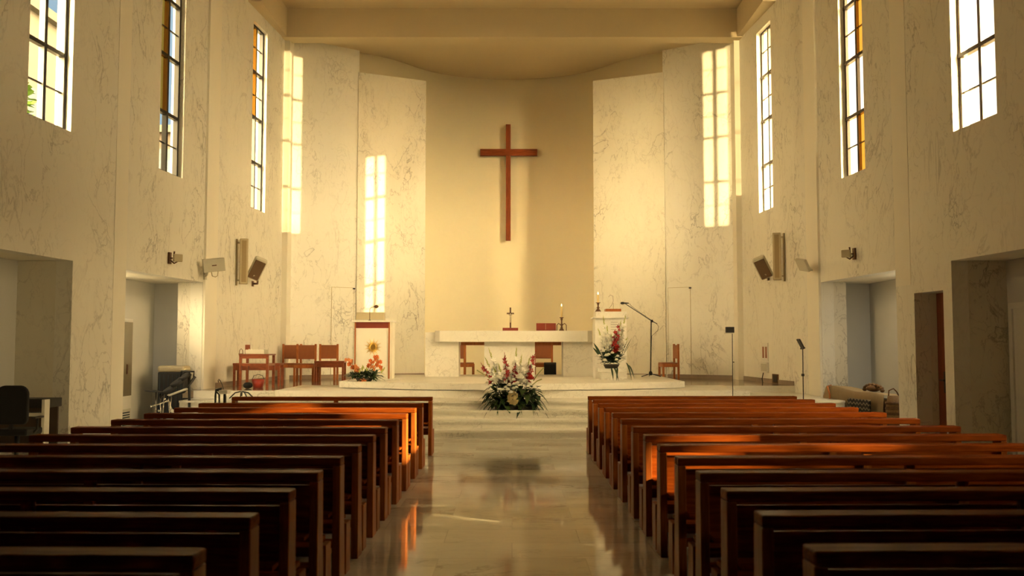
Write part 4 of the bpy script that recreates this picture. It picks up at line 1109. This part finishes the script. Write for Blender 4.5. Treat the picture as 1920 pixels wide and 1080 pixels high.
# ------------------------------------------------------------------ right niche: covered chest
y3 = 19.4
t = thing('covered_chest', 'long chest under a draped beige cloth in the right niche', 'chest', (7.5, y3, 0)); o = t.location
ca_ = (at(1542, 745, Y=20.6).x, 20.6); cb_ = (at(1656, 745, Y=18.45).x, 18.45)
u = Vector((cb_[0]-ca_[0], cb_[1]-ca_[1])); L = u.length; u.normalize(); nn = Vector((-u.y, u.x)); nn = nn if nn.x > 0 else -nn
zh = at(1590, 728, Y=19.6).z
mb = MB(o); nx = 40; ny = 10; vs = []; fs = []
for i in range(nx+1):
    for j in range(ny+1):
        tt = i/nx; v = j/ny
        # profile: front hem -> front top edge -> rear
        top = zh*(1.02-.12*tt)+.02*math.sin(9*tt)
        if tt < .06: top *= .75+.25*tt/.06
        if v < .5: z = top*(v/.5)**.9; dd = -.05*(1-v/.5)*(1+.5*math.sin(tt*40))+.02
        else: z = top-.03*((v-.5)/.5)**2; dd = .02+(v-.5)/.5*.5
        p = Vector(ca_)+u*L*tt+nn*dd
        vs.append((p.x, p.y, max(.01, z)))
for i in range(nx):
    for j in range(ny):
        a = i*(ny+1)+j; fs.append((a, a+1, a+ny+2, a+ny+1))
mb.add(vs, fs, True); clo = mb.build('cloth_cover', M['cloth'], t)
p0 = Vector(ca_)+nn*.06; p1 = Vector(cb_)+nn*.06
MB(o).prism([tuple(p0+u*.1), tuple(p1-u*.05), tuple(p1-u*.05+nn*.4), tuple(p0+u*.1+nn*.4)], 0, zh*.8).build('body', M['carved'], t)
mb = MB(o); q = Vector(ca_)+u*L*.16
mb.tube([(q.x-.05, q.y, .2), (q.x-.03, q.y, zh*.8), (q.x-.06, q.y+.05, zh*1.0), (q.x+.05, q.y+.15, zh*1.03)], .02, 6); mb.build('binding', M['chair'], t)
q = Vector(ca_)+u*L*.72+nn*.2
zq_ = zh*(1.02-.12*.72)+.03
cvp = thing('carved_ornament', 'carved brown wooden ornament lying on the covered chest', 'ornament', (q.x, q.y, zq_)); o = cvp.location
mb = MB(o)
for j in range(9):
    a = PI*j/8; mb.ball(o+Vector((u.x*.30*math.cos(a), u.y*.30*math.cos(a), .02+.10*math.sin(a))), .05, .8, 8, 5)
mb.build('scroll_border', M['carved'], cvp)
mb = MB(o); mb.ball(o+Vector((0, 0, .05)), .15, .45, 12, 6); mb.build('centre', M['carved'], cvp)
q0 = Vector(ca_)+u*L*.55-nn*.16; q1 = Vector(ca_)+u*L*.9-nn*.16
t = MB((q0.x, q0.y, .2)); zz1 = at(1615, 748, Y=19.0).z
vs = []; fs = []
for i in range(13):
    p = q0.lerp(q1, i/12)
    vs += [(p.x-.02*math.sin(i*1.3), p.y, 0.005), (p.x, p.y, zz1*.95 if i in (0, 12) else zz1), (p.x+nn.x*.03, p.y+nn.y*.03, zz1), (p.x+nn.x*.03, p.y+nn.y*.03, .005)]
for i in range(12):
    a = i*4; fs += [(a, a+4, a+5, a+1), (a+1, a+5, a+6, a+2), (a+2, a+6, a+7, a+3)]
t.add(vs, fs, True)
tag(t.build('zigzag_blanket', M['zig']), 'dark blanket with a zigzag pattern hanging over the covered chest', 'blanket')
q = Vector(cb_)+u*.19+nn*.1
t = thing('wicker_basket', 'tall wicker basket with a handle at the end of the covered chest', 'basket', (q.x, q.y, 0)); o = t.location
zb_ = at(1652, 742, Y=q.y).z
MB(o).lathe(o, [(.11, 0), (.15, .2), (.15, zb_*.7), (.11, zb_)], 16).build('body', M['wicker'], t)
for j in range(5): MB(o).lathe(o, [(.155, zb_*.3+j*.1), (.165, zb_*.3+j*.1+.025), (.155, zb_*.3+j*.1+.05)], 16).build('band', M['carved'], t)
MB(o).tube([o+Vector((-.1, 0, zb_)), o+Vector((-.09, 0, zb_+.1)), o+Vector((0, 0, zb_+.14)), o+Vector((.06, 0, zb_+.08)), o+Vector((.1, 0, zb_))], .014, 6).build('handle', M['bronze'], t)

# ------------------------------------------------------------------ outside
struct(MB().box(-120, 120, -60, 160, -.4, -.25).build('ground', M['ground']))
def building(name, label, x0, x1, y0, y1, h, mat, roof=True):
    t = thing(name, label, 'building', ((x0+x1)/2, (y0+y1)/2, -.25)); o = t.location
    MB(o).box(x0, x1, y0, y1, -.25, h).build('wall', mat, t)
    MB(o).box(x0-.3, x1+.3, y0-.3, y1+.3, h, h+.35).build('roof', M['tile'], t)
    for k in range(int(h//3)):
        for j in range(3):
            yy = y0+(j+.5)*(y1-y0)/3
            MB(o).box(x1-.01, x1+.06, yy-.6, yy+.6, 1+k*3, 2.4+k*3).build('window', M['pane'], t)
            xx = x0+(j+.5)*(x1-x0)/3
            MB(o).box(xx-.6, xx+.6, y0-.06, y0+.01, 1+k*3, 2.4+k*3).build('window', M['pane'], t)
building('cream_building', 'cream building seen through the nearest left window', -24, -18.0, 33, 44, 14.3, M['lime'])
building('brown_building', 'low brown building seen through the middle left window', -21, -16.2, 45.5, 55, 12.2, M['brick'])
def tree(label, x, y, h, r):
    t = thing('tree', label, 'tree', (x, y, -.25)); o = t.location
    MB(o).tube([(x, y, -.25), (x+.1, y, h*.5), (x, y, h*.8)], .18, 8, None, .06).build('trunk', M['bark'], t)
    mb = MB(o)
    for i in range(700):
        a = random.uniform(0, 2*PI); b = math.acos(random.uniform(-1, 1)); rr = r*random.random()**.4
        p = Vector((x+rr*math.sin(b)*math.cos(a), y+rr*math.sin(b)*math.sin(a), h-r*1.2+rr*1.2*math.cos(b)))
        mb.leaf(p, (random.uniform(-1, 1), random.uniform(-1, 1), random.uniform(-.5, .8)), .5, .3, .3, 2)
    mb.build('crown', M['tree'], t)
tree('green tree seen through the farthest left window', -11.6, 40, 8.8, 1.6)
tree('yellow-green tree at the corner of the cream building', -17.6, 31.5, 11.0, 1.2)

# ------------------------------------------------------------------ light
W = bpy.data.worlds.new('sky'); bpy.context.scene.world = W; W.use_nodes = True
nt = W.node_tree; bg = nt.nodes['Background']
tc = nt.nodes.new('ShaderNodeTexCoord'); sp = nt.nodes.new('ShaderNodeSeparateXYZ')
nt.links.new(tc.outputs['Generated'], sp.inputs[0])
cr = nt.nodes.new('ShaderNodeValToRGB')
mr = nt.nodes.new('ShaderNodeMapRange'); mr.inputs['From Min'].default_value = -1; mr.inputs['From Max'].default_value = 1
nt.links.new(sp.outputs['X'], mr.inputs['Value']); nt.links.new(mr.outputs['Result'], cr.inputs['Fac'])
e = cr.color_ramp.elements
e[0].position = .32; e[0].color = (.17, .25, .31, 1)
e[1].position = .85; e[1].color = (1.0, .84, .56, 1)
nt.links.new(cr.outputs['Color'], bg.inputs['Color'])
WS = nt.nodes.new('ShaderNodeMapRange'); WS.inputs['To Min'].default_value = 1.0; WS.inputs['To Max'].default_value = 2.2
nt.links.new(mr.outputs['Result'], WS.inputs['Value'])
# glow of the low sun behind the viewer on the right, and of the lit facades facing it on the left
def lobe(d, k, amp):
    v = nt.nodes.new('ShaderNodeVectorMath'); v.operation = 'DOT_PRODUCT'; v.inputs[1].default_value = Vector(d).normalized()
    nt.links.new(tc.outputs['Generated'], v.inputs[0])
    return mth(nt, 'MULTIPLY', mth(nt, 'POWER', mth(nt, 'MAXIMUM', v.outputs['Value'], 0), k), amp)
g1 = lobe((.62, -.72, .32), 8, 125); g2 = lobe((-.62, -.72, .32), 8, 75)
glow = mth(nt, 'ADD', g1, g2)
tot = mth(nt, 'ADD', glow, WS.outputs['Result'])
nt.links.new(tot, bg.inputs['Strength'])
gm_ = nt.nodes.new('ShaderNodeMix'); gm_.data_type = 'RGBA'; gm_.inputs['B'].default_value = (1, .735, .36, 1)
nt.links.new(mth(nt, 'DIVIDE', glow, tot), gm_.inputs['Factor']); nt.links.new(cr.outputs['Color'], gm_.inputs['A'])
nt.links.new(gm_.outputs['Result'], bg.inputs['Color'])

def sunbeam(name, target, through, energy, dist=45, cone=None, col=(1, .72, .32), rad=.12):
    """spot added outside one window, standing in for low sun or its facade reflection"""
    t = Vector(target); w = Vector(through); d = (t-w).normalized()
    L = bpy.data.lights.new(name, 'SPOT'); o = bpy.data.objects.new(name, L); C.objects.link(o)
    o.location = w-d*dist; o.rotation_euler = d.to_track_quat('-Z', 'Y').to_euler()
    L.energy = energy; L.color = col; L.shadow_soft_size = rad; L.spot_size = cone or 2*math.atan(3.2/dist); L.spot_blend = .1
    return o
wz = (WZ[0]+WZ[1])/2
# fill lights added under the niche ceilings, no fixture, to brighten the niches
for s in (-1, 1):
    L = bpy.data.lights.new('niche_fill_light', 'AREA'); L.shape = 'DISK'; L.size = .35; L.energy = 15; L.color = (1, .9, .72)
    o = bpy.data.objects.new('niche_fill_light', L); C.objects.link(o); o.location = (s*7.95, 18.5, 3.2)
def beam(name, target, through, e, r, rad=.5, dist=200):
    if r < .0088*dist:                    # a spot cannot be narrower than one degree
        d2 = r/.0088; e *= (d2/dist)**2; rad *= d2/dist; dist = d2
    sunbeam(name, target, through, e*1e6, dist, 2*math.atan(r/dist), rad=rad)
beam('sun_on_right_panel', (6.05, 27.5, 8.0), (-wallx(14.9)-.15, 14.9, wz+.05), 2.4, 2.65)
beam('sun_on_left_panel', (-6.58, 27.2, 7.8), (wallx(14.9)+.15, 14.9, wz+.1), 2.3, 2.65)
beam('sun_on_left_wing', (-4.13, 28.55, 5.0), (wallx(14.9)+.15, 14.9, wz), 2.3, 2.65)
beam('sun_rear', (6.55, 26.75, 8.0), (6.78, -4.1, 7.9), 1.4, 2.65)
beam('sun_pews_left', (-1.7, 12.5, .8), (wallx(9.65)+.15, 9.65, 3.1), 13, 1.5, 1.0)
beam('sun_pews_right', (1.56, 9.08, .60), (wallx(5.2)+.15, 5.25, 3.1), 12, .22, 1.0)
beam('sun_pews_right_near', (1.56, 8.21, .60), (wallx(5.2)+.15, 5.0, 3.1), 8, .20, 1.0)

# ------------------------------------------------------------------ camera
cam = bpy.data.cameras.new('camera'); co = bpy.data.objects.new('camera', cam); C.objects.link(co)
co.location = (0, 0, H); co.rotation_euler = (PI/2+TH, 0, 0)
cam.sensor_width = 36; cam.lens = 36*F/1920; cam.clip_end = 400
cam.dof.use_dof = True; cam.dof.focus_distance = 24; cam.dof.aperture_fstop = 2.4
sc = bpy.context.scene; sc.camera = co
vs_ = sc.view_settings; vs_.view_transform = 'Standard'; vs_.look = 'None'; vs_.gamma = 1; vs_.use_curve_mapping = False
vs_.exposure = 0.74
